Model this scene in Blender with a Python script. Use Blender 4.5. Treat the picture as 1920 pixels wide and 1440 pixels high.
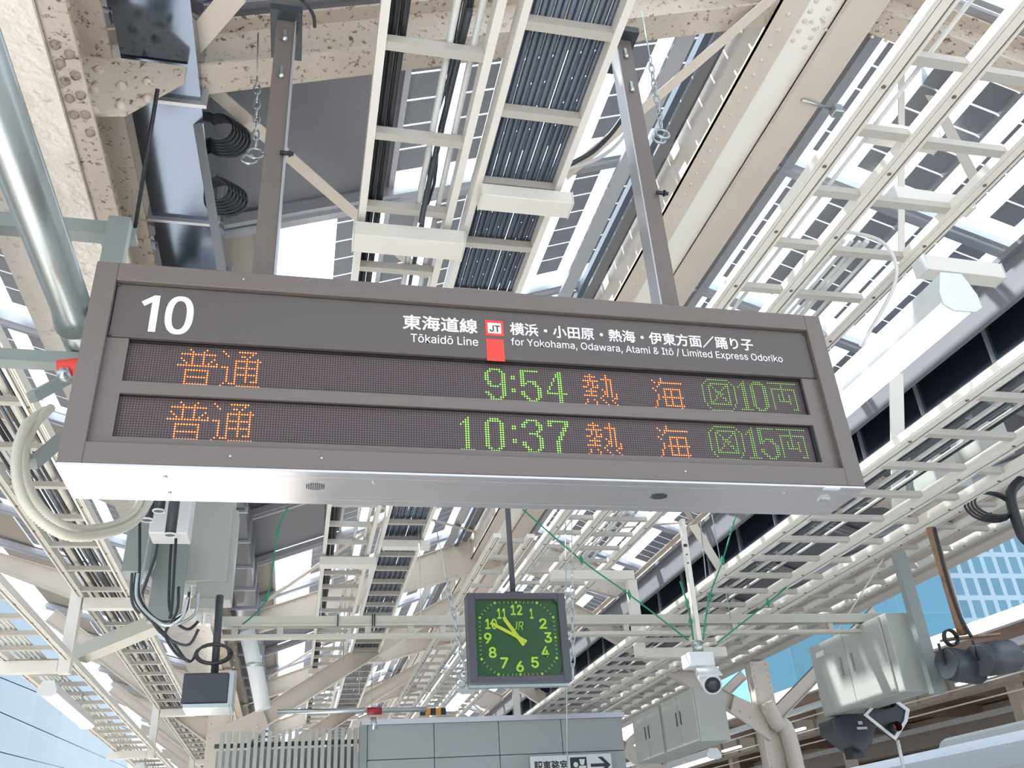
import bpy, math, random
from mathutils import Vector, Matrix
random.seed(7)
S = bpy.context.scene
C = S.collection
for o in list(bpy.data.objects): bpy.data.objects.remove(o)
# ------------------------------------------------------------------ camera
RM = ((0.97443436, -0.21603723, -0.06168956), (0.05245923, 0.485764, -0.87251439), (0.21846216, 0.84697181, 0.48467828))
F = 1660.0; EYE = Vector((0, 0, 1.6))
cd = bpy.data.cameras.new('camera'); cam = bpy.data.objects.new('camera', cd); C.objects.link(cam); S.camera = cam
cd.sensor_fit = 'HORIZONTAL'; cd.sensor_width = 36; cd.lens = F/1920*36; cd.clip_end = 600; cd.clip_start = 0.05
rt, dn, fw = Vector(RM[0]), Vector(RM[1]), Vector(RM[2])
m = Matrix((rt, -dn, -fw)).transposed().to_4x4(); m.translation = EYE; cam.matrix_world = m
# ------------------------------------------------------------------ world, sun, exposure
W = bpy.data.worlds.new('sky'); S.world = W; W.use_nodes = True
nt = W.node_tree; nt.nodes.clear()
out = nt.nodes.new('ShaderNodeOutputWorld'); bg = nt.nodes.new('ShaderNodeBackground')
sky = nt.nodes.new('ShaderNodeTexSky'); sky.sky_type = 'HOSEK_WILKIE'; sky.turbidity = 4.0; sky.ground_albedo = 0.35
SUN_DIR = Vector((-0.56, 0.22, 0.76)).normalized()
sky.sun_direction = SUN_DIR
mixs = nt.nodes.new('ShaderNodeMixRGB'); mixs.inputs[0].default_value = 0.55
mixs.inputs[2].default_value = (0.80, 0.90, 1.0, 1)
nt.links.new(sky.outputs[0], mixs.inputs[1]); nt.links.new(mixs.outputs[0], bg.inputs[0])
bg.inputs[1].default_value = 3.6
nt.links.new(bg.outputs[0], out.inputs[0])
sl = bpy.data.lights.new('sun', 'SUN'); sl.energy = 17.0; sl.angle = math.radians(1.0); sl.color = (1, 0.98, 0.95)
so = bpy.data.objects.new('sun', sl); C.objects.link(so); so.rotation_euler = (-SUN_DIR).to_track_quat('-Z', 'Y').to_euler(); so.location = (0, 0, 30)
S.view_settings.view_transform = 'Standard'; S.view_settings.look = 'None'; S.view_settings.gamma = 1
S.view_settings.use_curve_mapping = False; S.view_settings.exposure = -0.2

# ------------------------------------------------------------------ photograph ray -> real place (used to measure)
def ray(x, y):
    c = Vector(((x-960)/F, (y-720)/F, 1.0)); return rt*c.x + dn*c.y + fw*c.z
def PY(x, y, Y): d = ray(x, y); return EYE + d*(Y/d.y)
def PX(x, y, X): d = ray(x, y); return EYE + d*(X/d.x)
def PZ(x, y, Z): d = ray(x, y); return EYE + d*((Z-1.6)/d.z)

# ------------------------------------------------------------------ materials
MT = {}
def mat(name, col, rough=0.5, metal=0.0, dirt=0.0, dirtcol=(0.12, 0.08, 0.05), emis=None, estr=0, scale=9.0, thr=0.62, bump=0.0, spec=0.5, mottle=0.0):
    m = bpy.data.materials.new(name); m.use_nodes = True; MT[name] = m
    n = m.node_tree.nodes; l = m.node_tree.links; b = n['Principled BSDF']
    b.inputs['Base Color'].default_value = (*col, 1); b.inputs['Roughness'].default_value = rough; b.inputs['Metallic'].default_value = metal
    b.inputs['Specular IOR Level'].default_value = spec
    if emis: b.inputs['Emission Color'].default_value = (*emis, 1); b.inputs['Emission Strength'].default_value = estr
    tc = n.new('ShaderNodeTexCoord')
    if dirt > 0 or mottle > 0:
        nz = n.new('ShaderNodeTexNoise'); nz.inputs['Scale'].default_value = scale; nz.inputs['Detail'].default_value = 6; nz.inputs['Roughness'].default_value = 0.7
        l.new(tc.outputs['Object'], nz.inputs['Vector'])
        rp = n.new('ShaderNodeValToRGB'); rp.color_ramp.elements[0].position = thr; rp.color_ramp.elements[1].position = min(1, thr+0.08)
        l.new(nz.outputs['Fac'], rp.inputs[0])
        mx = n.new('ShaderNodeMixRGB'); mx.inputs[1].default_value = (*col, 1); mx.inputs[2].default_value = (*dirtcol, 1)
        ml = n.new('ShaderNodeMath'); ml.operation = 'MULTIPLY'; ml.inputs[1].default_value = dirt
        l.new(rp.outputs[0], ml.inputs[0]); l.new(ml.outputs[0], mx.inputs[0])
        n2 = n.new('ShaderNodeTexNoise'); n2.inputs['Scale'].default_value = 1.7; n2.inputs['Detail'].default_value = 3; l.new(tc.outputs['Object'], n2.inputs['Vector'])
        m2 = n.new('ShaderNodeMixRGB'); m2.blend_type = 'MULTIPLY'; m2.inputs[2].default_value = (0.72, 0.66, 0.60, 1)
        mm = n.new('ShaderNodeMath'); mm.operation = 'MULTIPLY'; mm.inputs[1].default_value = mottle; l.new(n2.outputs['Fac'], mm.inputs[0])
        l.new(mm.outputs[0], m2.inputs[0]); l.new(mx.outputs[0], m2.inputs[1]); l.new(m2.outputs[0], b.inputs['Base Color'])
    if bump:
        nb = n.new('ShaderNodeTexNoise'); nb.inputs['Scale'].default_value = scale*1.3; nb.inputs['Detail'].default_value = 5; l.new(tc.outputs['Object'], nb.inputs['Vector'])
        bp = n.new('ShaderNodeBump'); bp.inputs['Strength'].default_value = bump; bp.inputs['Distance'].default_value = 0.01; l.new(nb.outputs['Fac'], bp.inputs['Height']); l.new(bp.outputs[0], b.inputs['Normal'])
    return m
CREAM = mat('cream_paint', (0.70, 0.625, 0.55), 0.42, dirt=0.35, thr=0.67, mottle=0.5, scale=20)
CREAMD = mat('rusted_cream_paint', (0.64, 0.565, 0.49), 0.45, dirt=0.95, thr=0.565, mottle=0.8, scale=20, bump=0.6)
PEEL = mat('peeling_cream_paint', (0.86, 0.80, 0.74), 0.16, dirt=0.5, dirtcol=(0.26, 0.19, 0.15), thr=0.585, mottle=0.75, scale=10, bump=1.0, spec=0.9)
RACK = mat('ivory_rack_paint', (0.80, 0.77, 0.72), 0.38, dirt=0.12, thr=0.68, mottle=0.3)
GROOVE = mat('dark_groove', (0.16, 0.13, 0.11), 0.7)
SIGNB = mat('taupe_sign_paint', (0.150, 0.124, 0.112), 0.40, spec=0.5, mottle=0.12, dirt=0.01)
SIGNH = mat('taupe_header_panel', (0.098, 0.082, 0.077), 0.45)
SIGNU = mat('brushed_underside', (0.60, 0.57, 0.57), 0.22, metal=0.85)
WHITE = mat('white_letter', (0.82, 0.80, 0.79), 0.5)
RED = mat('red_badge', (0.75, 0.05, 0.035), 0.45)
BLACK = mat('black_rubber', (0.018, 0.02, 0.024), 0.45)
DARK = mat('charcoal_plastic', (0.045, 0.052, 0.062), 0.4, mottle=0.3, dirt=0.02)
SPECK = mat('speckled_charcoal', (0.045, 0.05, 0.06), 0.5, dirt=0.9, dirtcol=(0.5, 0.5, 0.5), thr=0.64, scale=60)
GALV = mat('galvanised_steel', (0.50, 0.55, 0.56), 0.30, metal=0.85, mottle=0.5, dirt=0.02)
STEEL = mat('mirror_steel_sheet', (0.17, 0.20, 0.25), 0.13, metal=1.0, bump=0.12, scale=2.0)
GREYP = mat('grey_soffit_panel', (0.21, 0.212, 0.235), 0.55, mottle=0.3, dirt=0.02)
BEIGEP = mat('beige_soffit_panel', (0.46, 0.41, 0.36), 0.55, mottle=0.4, dirt=0.02)
ALU = mat('aluminium_bar', (0.50, 0.50, 0.53), 0.32, metal=0.6)
CELL = mat('photovoltaic_cell', (0.25, 0.26, 0.29), 0.35, mottle=0.25, dirt=0.02)
CONDUIT = mat('blue_grey_conduit', (0.10, 0.118, 0.15), 0.30, metal=0.35)
CONDL = mat('pale_conduit', (0.62, 0.62, 0.60), 0.35)
GREYC = mat('pale_grey_enamel', (0.40, 0.41, 0.385), 0.38, mottle=0.3, dirt=0.05)
GREYG = mat('green_grey_steel', (0.27, 0.305, 0.295), 0.4, metal=0.2, mottle=0.3, dirt=0.03)
WALLG = mat('grey_wall_panel', (0.33, 0.355, 0.36), 0.5, mottle=0.12, dirt=0.01)
ENAM = mat('white_enamel', (0.66, 0.67, 0.67), 0.3)
BROWN = mat('brown_rusty_pole', (0.30, 0.19, 0.12), 0.6, dirt=0.6, thr=0.55)
GREEN = mat('green_rope', (0.02, 0.22, 0.12), 0.6)
RUNGM = mat('shaded_rung_paint', (0.50, 0.475, 0.44), 0.45, dirt=0.1, mottle=0.3)  # darker than the rails: shade on the rungs is put into the colour
HOSE = mat('beige_ribbed_hose', (0.66, 0.62, 0.52), 0.5)
TUBE = mat('fluorescent_diffuser', (0.95, 0.97, 0.96), 0.4, emis=(0.93, 1.0, 0.97), estr=5.0)
TUBEW = mat('warm_fluorescent_diffuser', (0.95, 0.95, 0.9), 0.4, emis=(1.0, 0.93, 0.78), estr=5.0)
CLKG = mat('green_clock_face', (0.028, 0.11, 0.05), 0.3)
CLKN = mat('lime_clock_numeral', (0.55, 0.85, 0.06), 0.5)
CLKH = mat('yellow_clock_hand', (0.68, 0.78, 0.05), 0.5)
CLKF = mat('graphite_clock_frame', (0.075, 0.075, 0.09), 0.45)
ORANGE = mat('orange_stripe', (0.75, 0.35, 0.04), 0.5)
FLOORM = mat('pale_platform_paving', (0.60, 0.595, 0.58), 0.7, mottle=0.3, dirt=0.1)
BALLAST = mat('track_ballast', (0.22, 0.2, 0.18), 0.9, mottle=0.6, dirt=0.3)
BROWNR = mat('brown_far_soffit', (0.34, 0.25, 0.21), 0.6, mottle=0.4, dirt=0.1)
TRAINM = mat('white_train_roof', (0.72, 0.75, 0.78), 0.35)
LEDR = mat('led_orange', (0.5, 0.1, 0.02), 0.4, emis=(1.0, 0.20, 0.02), estr=1.6)
LEDR2 = mat('led_core_orange', (0.5, 0.1, 0.02), 0.4, emis=(1.0, 0.50, 0.20), estr=1.9)
LEDG = mat('led_green', (0.2, 0.5, 0.02), 0.4, emis=(0.25, 0.85, 0.05), estr=0.75)
LEDG2 = mat('led_core_green', (0.3, 0.5, 0.1), 0.4, emis=(0.65, 1.0, 0.42), estr=0.95)
LEDD = mat('led_dim_green', (0.1, 0.2, 0.02), 0.4, emis=(0.16, 0.42, 0.06), estr=0.45)
LEDD2 = mat('led_dim_core_green', (0.2, 0.3, 0.1), 0.4, emis=(0.5, 0.85, 0.30), estr=0.75)
LAMPR = mat('red_signal_lamp', (0.5, 0.01, 0.02), 0.2, emis=(0.8, 0.02, 0.05), estr=0.35)

def glassy(name, col, gloss=0.08, haze=0.0):
    m = bpy.data.materials.new(name); m.use_nodes = True; MT[name] = m
    n = m.node_tree.nodes; l = m.node_tree.links; n.clear()
    o = n.new('ShaderNodeOutputMaterial'); t = n.new('ShaderNodeBsdfTransparent'); g = n.new('ShaderNodeBsdfGlossy'); x = n.new('ShaderNodeMixShader')
    t.inputs[0].default_value = (*col, 1); g.inputs['Roughness'].default_value = 0.03; x.inputs[0].default_value = gloss
    l.new(t.outputs[0], x.inputs[1]); l.new(g.outputs[0], x.inputs[2]); last = x
    if haze:
        d = n.new('ShaderNodeBsdfTranslucent'); d.inputs[0].default_value = (*col, 1); y = n.new('ShaderNodeMixShader'); y.inputs[0].default_value = haze
        l.new(x.outputs[0], y.inputs[1]); l.new(d.outputs[0], y.inputs[2]); last = y
    l.new(last.outputs[0], o.inputs[0]); return m
ROOFG = glassy('roof_glass', (0.95, 0.98, 1.0), 0.05, 0.2)
CLEARG = glassy('clear_glass', (0.98, 1.0, 0.98), 0.10)

def facade(name, wall, glass, su, sv, axis='Y', fr=0.18):
    m = bpy.data.materials.new(name); m.use_nodes = True; MT[name] = m
    n = m.node_tree.nodes; l = m.node_tree.links; b = n['Principled BSDF']; b.inputs['Roughness'].default_value = 0.3
    tc = n.new('ShaderNodeTexCoord'); br = n.new('ShaderNodeTexBrick'); mp = n.new('ShaderNodeMapping')
    if axis == 'Y': mp.inputs['Rotation'].default_value = (math.pi/2, 0, math.pi/2)
    l.new(tc.outputs['Object'], mp.inputs[0])
    cx = n.new('ShaderNodeSeparateXYZ'); cb = n.new('ShaderNodeCombineXYZ'); l.new(tc.outputs['Object'], cx.inputs[0])
    l.new(cx.outputs['Y' if axis == 'Y' else 'X'], cb.inputs[0]); l.new(cx.outputs['Z'], cb.inputs[1]); l.new(cb.outputs[0], br.inputs[0])
    br.offset = 0; br.inputs['Scale'].default_value = 1; br.inputs['Brick Width'].default_value = su; br.inputs['Row Height'].default_value = sv
    br.inputs['Mortar Size'].default_value = fr; br.inputs['Color1'].default_value = (*glass, 1); br.inputs['Color2'].default_value = tuple(c*0.85 for c in glass)+(1,)
    br.inputs['Mortar'].default_value = (*wall, 1); l.new(br.outputs[0], b.inputs['Base Color']); return m

def ledpanel():
    m = bpy.data.materials.new('unlit_led_matrix'); m.use_nodes = True
    n = m.node_tree.nodes; l = m.node_tree.links; b = n['Principled BSDF']; b.inputs['Roughness'].default_value = 0.5
    tc = n.new('ShaderNodeTexCoord'); br = n.new('ShaderNodeTexBrick'); sp = n.new('ShaderNodeSeparateXYZ'); cb = n.new('ShaderNodeCombineXYZ')
    l.new(tc.outputs['Object'], sp.inputs[0]); l.new(sp.outputs['X'], cb.inputs[0]); l.new(sp.outputs['Z'], cb.inputs[1]); l.new(cb.outputs[0], br.inputs[0])
    br.offset = 0; br.inputs['Scale'].default_value = 1; br.inputs['Brick Width'].default_value = PITCH; br.inputs['Row Height'].default_value = PITCH
    br.inputs['Mortar Size'].default_value = PITCH*0.21; br.inputs['Mortar Smooth'].default_value = 0.3
    br.inputs['Color1'].default_value = (0.115, 0.085, 0.085, 1); br.inputs['Color2'].default_value = (0.13, 0.095, 0.095, 1); br.inputs['Mortar'].default_value = (0.035, 0.02, 0.022, 1)
    l.new(br.outputs[0], b.inputs['Base Color']); return m
PITCH = 0.01155
LEDP = ledpanel()

# ------------------------------------------------------------------ mesh helpers
class MB:
    def __init__(s): s.v = []; s.f = []; s.mi = []; s.sm = []
    def add(s, vs, fs, mi=0, smooth=False):
        k = len(s.v); s.v += [tuple(v) for v in vs]
        for f in fs: s.f.append(tuple(k+i for i in f)); s.mi.append(mi); s.sm.append(smooth)
        return s
    def box(s, a, b, mi=0):
        x0, x1 = sorted((a[0], b[0])); y0, y1 = sorted((a[1], b[1])); z0, z1 = sorted((a[2], b[2]))
        return s.add([(x0,y0,z0),(x1,y0,z0),(x1,y1,z0),(x0,y1,z0),(x0,y0,z1),(x1,y0,z1),(x1,y1,z1),(x0,y1,z1)],
                     [(0,3,2,1),(4,5,6,7),(0,1,5,4),(1,2,6,5),(2,3,7,6),(3,0,4,7)], mi)
    def beam(s, p, q, w, h, up=(0,0,1), mi=0):
        p = Vector(p); q = Vector(q); d = (q-p).normalized(); u = Vector(up)
        sd = d.cross(u)
        if sd.length < 1e-4: sd = d.cross(Vector((0, 1, 0)))
        sd.normalize(); u = sd.cross(d).normalized(); vs = []
        for e in (p, q):
            for i, j in ((-1,-1),(1,-1),(1,1),(-1,1)): vs.append(e+sd*(i*w/2)+u*(j*h/2))
        return s.add(vs, [(0,1,2,3),(7,6,5,4),(0,4,5,1),(1,5,6,2),(2,6,7,3),(3,7,4,0)], mi)
    def ibeam(s, p, q, w, h, t=0.018, up=(0,0,1)):
        p = Vector(p); q = Vector(q); d = (q-p).normalized(); sd = d.cross(Vector(up)).normalized(); u = sd.cross(d)
        s.beam(p+u*(h/2), q+u*(h/2), w, t, up); s.beam(p-u*(h/2), q-u*(h/2), w, t, up); return s.beam(p, q, t, h, up)
    def tube(s, pts, r, n=8, mi=0, cap=True):
        pts = [Vector(p) for p in pts]; rings = []; prev = None
        for i, p in enumerate(pts):
            d = (pts[min(i+1, len(pts)-1)]-pts[max(i-1, 0)]).normalized()
            if prev is None:
                a = Vector((0,0,1)) if abs(d.z) < 0.9 else Vector((1,0,0)); u = d.cross(a).normalized()
            else: u = (prev - d*prev.dot(d)).normalized()
            prev = u; w = d.cross(u); rr = r[i] if isinstance(r, (list, tuple)) else r
            rings.append([p+u*(math.cos(2*math.pi*k/n)*rr)+w*(math.sin(2*math.pi*k/n)*rr) for k in range(n)])
        vs = [v for g in rings for v in g]; fs = []
        for i in range(len(pts)-1):
            for k in range(n): a = i*n+k; b2 = i*n+(k+1)%n; fs.append((a, b2, b2+n, a+n))
        s.add(vs, fs, mi, True)
        if cap: k0 = len(s.v)-len(vs); s.f += [tuple(k0+k for k in range(n))[::-1], tuple(k0+len(vs)-n+k for k in range(n))]; s.mi += [mi, mi]; s.sm += [False, False]
        return s
    def prism(s, poly, a, b, ax='Y', mi=0):
        # polygon in the plane across axis ax, extruded from a to b
        def P3(u, v, w): return {'Y': (u, w, v), 'X': (w, u, v), 'Z': (u, v, w)}[ax]
        n = len(poly); vs = [P3(u, v, a) for u, v in poly]+[P3(u, v, b) for u, v in poly]
        return s.add(vs, [tuple(range(n)), tuple(range(2*n-1, n-1, -1))]+[(i, i+n, (i+1) % n+n, (i+1) % n) for i in range(n)], mi)
    def dome(s, c, r, d=(0,-1,0), flat=0.85, mi=0):
        d = Vector(d).normalized(); a = Vector((0,0,1)) if abs(d.z) < 0.9 else Vector((1,0,0)); u = d.cross(a).normalized(); w = d.cross(u); c = Vector(c); n = 6
        vs = [c+u*(math.cos(2*math.pi*k/n)*r)+w*(math.sin(2*math.pi*k/n)*r) for k in range(n)]
        vs += [c+d*(r*flat*0.75)+(u*(math.cos(2*math.pi*k/n))+w*(math.sin(2*math.pi*k/n)))*r*0.65 for k in range(n)]+[c+d*r*flat]
        fs = [(k, (k+1) % n, (k+1) % n+n, k+n) for k in range(n)]+[(k+n, (k+1) % n+n, 2*n) for k in range(n)]
        return s.add(vs, fs, mi, True)
    def data(s, name, mats):
        me = bpy.data.meshes.new(name); me.from_pydata(s.v, [], s.f)
        me.polygons.foreach_set('material_index', s.mi); me.polygons.foreach_set('use_smooth', s.sm)
        for mm in (mats if isinstance(mats, (list, tuple)) else [mats]): me.materials.append(mm)
        me.update(); return me
    def build(s, name, mats, parent=None, **props): return link(name, s.data(name, mats), parent, **props)
def link(name, data, parent=None, loc=None, **props):
    o = bpy.data.objects.new(name, data); C.objects.link(o)
    if parent is not None:
        o.parent = parent; o.matrix_parent_inverse = parent_inv(parent)
    if loc is not None: o.location = loc
    for k, v in props.items(): o[k] = v
    return o
def world(o):
    M = Matrix.LocRotScale(o.location, o.rotation_euler, o.scale)
    return M if o.parent is None else world(o.parent) @ o.matrix_parent_inverse @ M
def parent_inv(p): return world(p).inverted()
def thing(name, label, cat, loc=(0, 0, 0), group=None):
    o = bpy.data.objects.new(name, None); C.objects.link(o); o.location = loc; o.empty_display_size = 0.1
    o['label'] = label; o['category'] = cat
    if group: o['group'] = group
    return o
def bevel(o, w=0.004, seg=1):
    b = o.modifiers.new('bevel', 'BEVEL'); b.width = w; b.segments = seg; b.limit_method = 'ANGLE'; return o
def smooth_path(pts, k=6):
    pts = [Vector(p) for p in pts]; res = []
    for i in range(len(pts)-1):
        p0 = pts[max(i-1, 0)]; p1 = pts[i]; p2 = pts[i+1]; p3 = pts[min(i+2, len(pts)-1)]
        for j in range(k):
            t = j/k; res.append(0.5*((2*p1)+(p2-p0)*t+(2*p0-5*p1+4*p2-p3)*t*t+(3*p1-p0-3*p2+p3)*t**3))
    res.append(pts[-1]); return res
FNT = {}
def latin_font():
    if 'f' not in FNT:
        FNT['f'] = None
        try:
            import os
            p = os.path.join(bpy.utils.system_resource('DATAFILES'), 'fonts', 'Inter.woff2')
            if os.path.exists(p): FNT['f'] = bpy.data.fonts.load(p)
        except Exception: pass
    return FNT['f']
def text(body, name, mats, parent, x0, x1, z0, z1, y, bold=0.0, depth=0.001, shear=0.0, plane='Y', align=None):
    cu = bpy.data.curves.new(name, 'FONT'); cu.body = body; cu.size = 1; cu.extrude = 0.0; cu.shear = shear; cu.resolution_u = 3
    if all(ord(c) < 0x400 for c in body) and latin_font(): cu.font = latin_font()
    o = bpy.data.objects.new(name, cu); C.objects.link(o); bpy.context.view_layer.update()
    dg = bpy.context.evaluated_depsgraph_get(); me = bpy.data.meshes.new_from_object(o.evaluated_get(dg)); bpy.data.objects.remove(o)
    xs = [v.co.x for v in me.vertices]; ys = [v.co.y for v in me.vertices]
    ax, bx_, ay, by = min(xs)-bold, max(xs)+bold, min(ys)-bold, max(ys)+bold
    b = MB(); vv = [(v.co.x, v.co.y) for v in me.vertices]; ff = [tuple(p.vertices) for p in me.polygons]
    offs = [(0, 0)] if bold <= 0 else [(0, 0)]+[(bold*math.cos(i*math.pi/4), bold*math.sin(i*math.pi/4)) for i in range(8)]
    for k, (du, dv) in enumerate(offs):
        pts = []
        for u_, v_ in vv:
            u = x0+(u_+du-ax)/(bx_-ax)*(x1-x0); w = z0+(v_+dv-ay)/(by-ay)*(z1-z0)
            pts.append((u, y-0.00001*k, w) if plane == 'Y' else (y, u, w))
        b.add(pts, ff)
    return b.build(name, mats, parent, kind='stuff')

# ================================================================== LARGE STRUCTURE
XL, XR, RX = -1.38, 9.9, 4.26            # column rows and ridge
FY = [4.3+7.1*k for k in range(-1, 8)]   # roof frames
def roofz(X):                            # top line of the rafters
    if X < XL: return 6.4+(XL-X)*0.30
    if X > XR: return 6.4+(X-XR)*0.30
    return 6.4+0.36*(min(X-XL, XR-X))
# platform floor, track beds
f = MB().box((-3.6, -14, -0.2), (12.2, 60, 0)).build('floor', FLOORM, kind='structure')
tb = MB().box((-26, -14, -1.3), (-3.6, 90, -1.1)); tb.box((12.2, -14, -1.3), (70, 90, -1.1)); tb.build('floor', BALLAST, kind='structure')
# roof deck
ceil = thing('ceiling', 'glazed station canopy with solar cells, bars and opaque soffit panels', 'roof'); ceil['kind'] = 'structure'
del ceil['category']
BAYS = []
for k in range(-3, 18): BAYS.append((6.55+2.367*k, 6.55+2.367*(k+1)))
def slab(x0, x1, y0, y1, off, th, name, m, par):
    z0, z1 = roofz(x0)+off, roofz(x1)+off
    b = MB(); b.add([(x0,y0,z0),(x1,y0,z1),(x1,y1,z1),(x0,y1,z0),(x0,y0,z0+th),(x1,y0,z1+th),(x1,y1,z1+th),(x0,y1,z0+th)],
                    [(0,3,2,1),(4,5,6,7),(0,1,5,4),(1,2,6,5),(2,3,7,6),(3,0,4,7)]); return b.build(name, m, par)
OFF = 0.30
cells = 0; rest = MB(); cellme = {}
def addcells(xa, xb, y0, y1, sgn):
    global cells
    x = xa
    while x+0.28 <= xb+0.01:
        yy = y0+0.06
        while yy+0.27 < y1:
            z = roofz(x+0.14)+OFF-0.004; sl_ = (roofz(x+0.28)-roofz(x))
            near = (4.0 < yy < 10.5 and 0.4 < x < 9) or (x < XL and 4.5 < yy < 11)
            b = MB()
            vs = [(x,yy,roofz(x)+OFF-0.012),(x+0.285,yy,roofz(x+0.285)+OFF-0.012),(x+0.285,yy+0.272,roofz(x+0.285)+OFF-0.012),(x,yy+0.272,roofz(x)+OFF-0.012)]
            vs += [(a, c, d+0.008) for a, c, d in vs]
            fs = [(0,3,2,1),(4,5,6,7),(0,1,5,4),(1,2,6,5),(2,3,7,6),(3,0,4,7)]
            if near and cells < 300:
                key = round(sl_, 3)
                if key not in cellme:
                    q = MB(); q.add([(a-x, c-yy, d-vs[0][2]) for a, c, d in vs], fs); cellme[key] = q.data('solar_cell', CELL)
                link('solar_cell', cellme[key], ceil, loc=vs[0]); cells += 1
            else: rest.add(vs, fs)
            yy += 0.295
        x += 0.50
fin = MB(); pur = []
for bi, (y0, y1) in enumerate(BAYS):
    if y1 < 0.5: continue
    # centre, left slope
    opaque_l = y1 < 6.7 or (11 < y0 < 15.5) or 20 < y0 < 23
    xa = 0.62 if opaque_l else -0.55
    slab(XL, xa, y0, y1, OFF, 0.03, 'soffit_panel', GREYP if opaque_l else BEIGEP, ceil)
    slab(xa, 3.62, y0, y1, OFF, 0.012, 'glass_pane', ROOFG, ceil)
    addcells(xa+(0.02 if opaque_l else 0.69), 3.62, y0, y1, 1)
    slab(3.62, RX, y0, y1, OFF, 0.03, 'soffit_panel', GREYP, ceil)
    # centre, right slope
    slab(RX, 4.9, y0, y1, OFF, 0.03, 'soffit_panel', BEIGEP, ceil)
    slab(4.9, 8.1, y0, y1, OFF, 0.012, 'glass_pane', ROOFG, ceil); addcells(5.22, 8.1, y0, y1, -1)
    slab(8.1, XR, y0, y1, OFF, 0.03, 'soffit_panel', GREYP, ceil)
    # wings
    if bi % 3 == 2: slab(-6.0, XL, y0, y1, OFF, 0.03, 'soffit_panel', BEIGEP, ceil)
    else:
        slab(-2.3, XL, y0, y1, OFF, 0.03, 'soffit_panel', GREYP, ceil); slab(-5.2, -2.3, y0, y1, OFF, 0.012, 'glass_pane', ROOFG, ceil)
        addcells(-5.15, -2.3, y0, y1, 1); slab(-6.0, -5.2, y0, y1, OFF, 0.03, 'soffit_panel', BEIGEP, ceil)
    slab(XR, 14.0, y0, y1, OFF, 0.03, 'soffit_panel', GREYP, ceil)
    for (xa_, xb_) in ((XL, RX), (RX, XR), (-6, XL), (XR, 14)):
        b = MB(); zz = lambda x, o: roofz(x)+o
        e = 0.001
        for dy, hh, oo in ((-0.07, 0.10, 0.20), (0.0, 0.05, 0.14), (0.07, 0.10, 0.20)):
            xa2, xb2 = xa_+e, xb_-e
            za = roofz(xa2) if xa_ not in (XL, XR) else 6.4
            b.beam((xa2, y1+dy, za+oo), (xb2, y1+dy, roofz(xb2)+oo if xb_ not in (XL, XR) else 6.4+oo), 0.055, hh)
        b.build('glazing_bar', ALU, ceil)
    for xg in (-0.55, 0.62, 2.2, 3.62, 4.9, 6.5, 8.1):
        if xg == -0.55 and opaque_l: continue
        MB().beam((xg, y0, roofz(xg)+OFF-0.03), (xg, y1, roofz(xg)+OFF-0.03), 0.05, 0.06).build('glazing_bar', ALU, ceil)
ro = rest.build('solar_cell_field', CELL, ceil, kind='stuff')
# longitudinal bars below the ridge, left of the girder
for i, (x, w, h, m, dz) in enumerate(((3.05, 0.16, 0.05, ALU, -0.1), (3.25, 0.07, 0.10, CONDUIT, -0.12), (3.42, 0.12, 0.05, GREYP, -0.1), (5.0, 0.12, 0.08, ALU, 0.05), (5.9, 0.10, 0.06, CREAM, 0.05))):
    MB().beam((x, -1, roofz(x)+0.1+dz), (x, 50, roofz(x)+0.1+dz), w, h).build('roof_channel', m, ceil)

# ridge girder: two riveted angles, recessed web plate, wide flat flange
def ridge():
    t = thing('ridge_girder', 'long cream riveted ridge girder with wide flat flange, right of the right hanger post', 'girder', (4.0, 4, 7.6))
    z = 7.7
    MB().box((3.56, -2, z), (3.80, 50, z+0.02)).box((3.56, -2, z), (3.575, 50, z+0.5)).build('lower_flange', CREAM, t)
    MB().box((3.801, -2, z+0.035), (4.099, 50, z+0.05)).build('web_plate', LITW, t)
    MB().box((4.10, -2, z-0.06), (4.42, 50, z+0.02)).box((4.10, -2, z), (4.11, 50, z+0.17)).box((4.40, -2, z), (4.42, 50, z+0.6)).build('flat_flange', CREAM, t)
    r = MB(); y = 2.0
    while y < 40: r.dome((3.68, y, z), 0.022, (0, 0, -1)); y += 0.16 if y < 20 else 0.32
    for yc in (4.1, 11.4, 18.5):
        for i in range(-4, 5):
            for j in range(2): r.dome((3.87+0.14*j, yc+i*0.1+j*0.05, z+0.036), 0.024, (0, 0, -1))
    r.build('rivets', CREAM, t, kind='stuff')
LITW = mat('bright_cream_plate', (0.90, 0.88, 0.84), 0.35, mottle=0.3, dirt=0.15, thr=0.66)  # cream raised in brightness: light on the recessed web is painted in
ridge()

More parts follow.
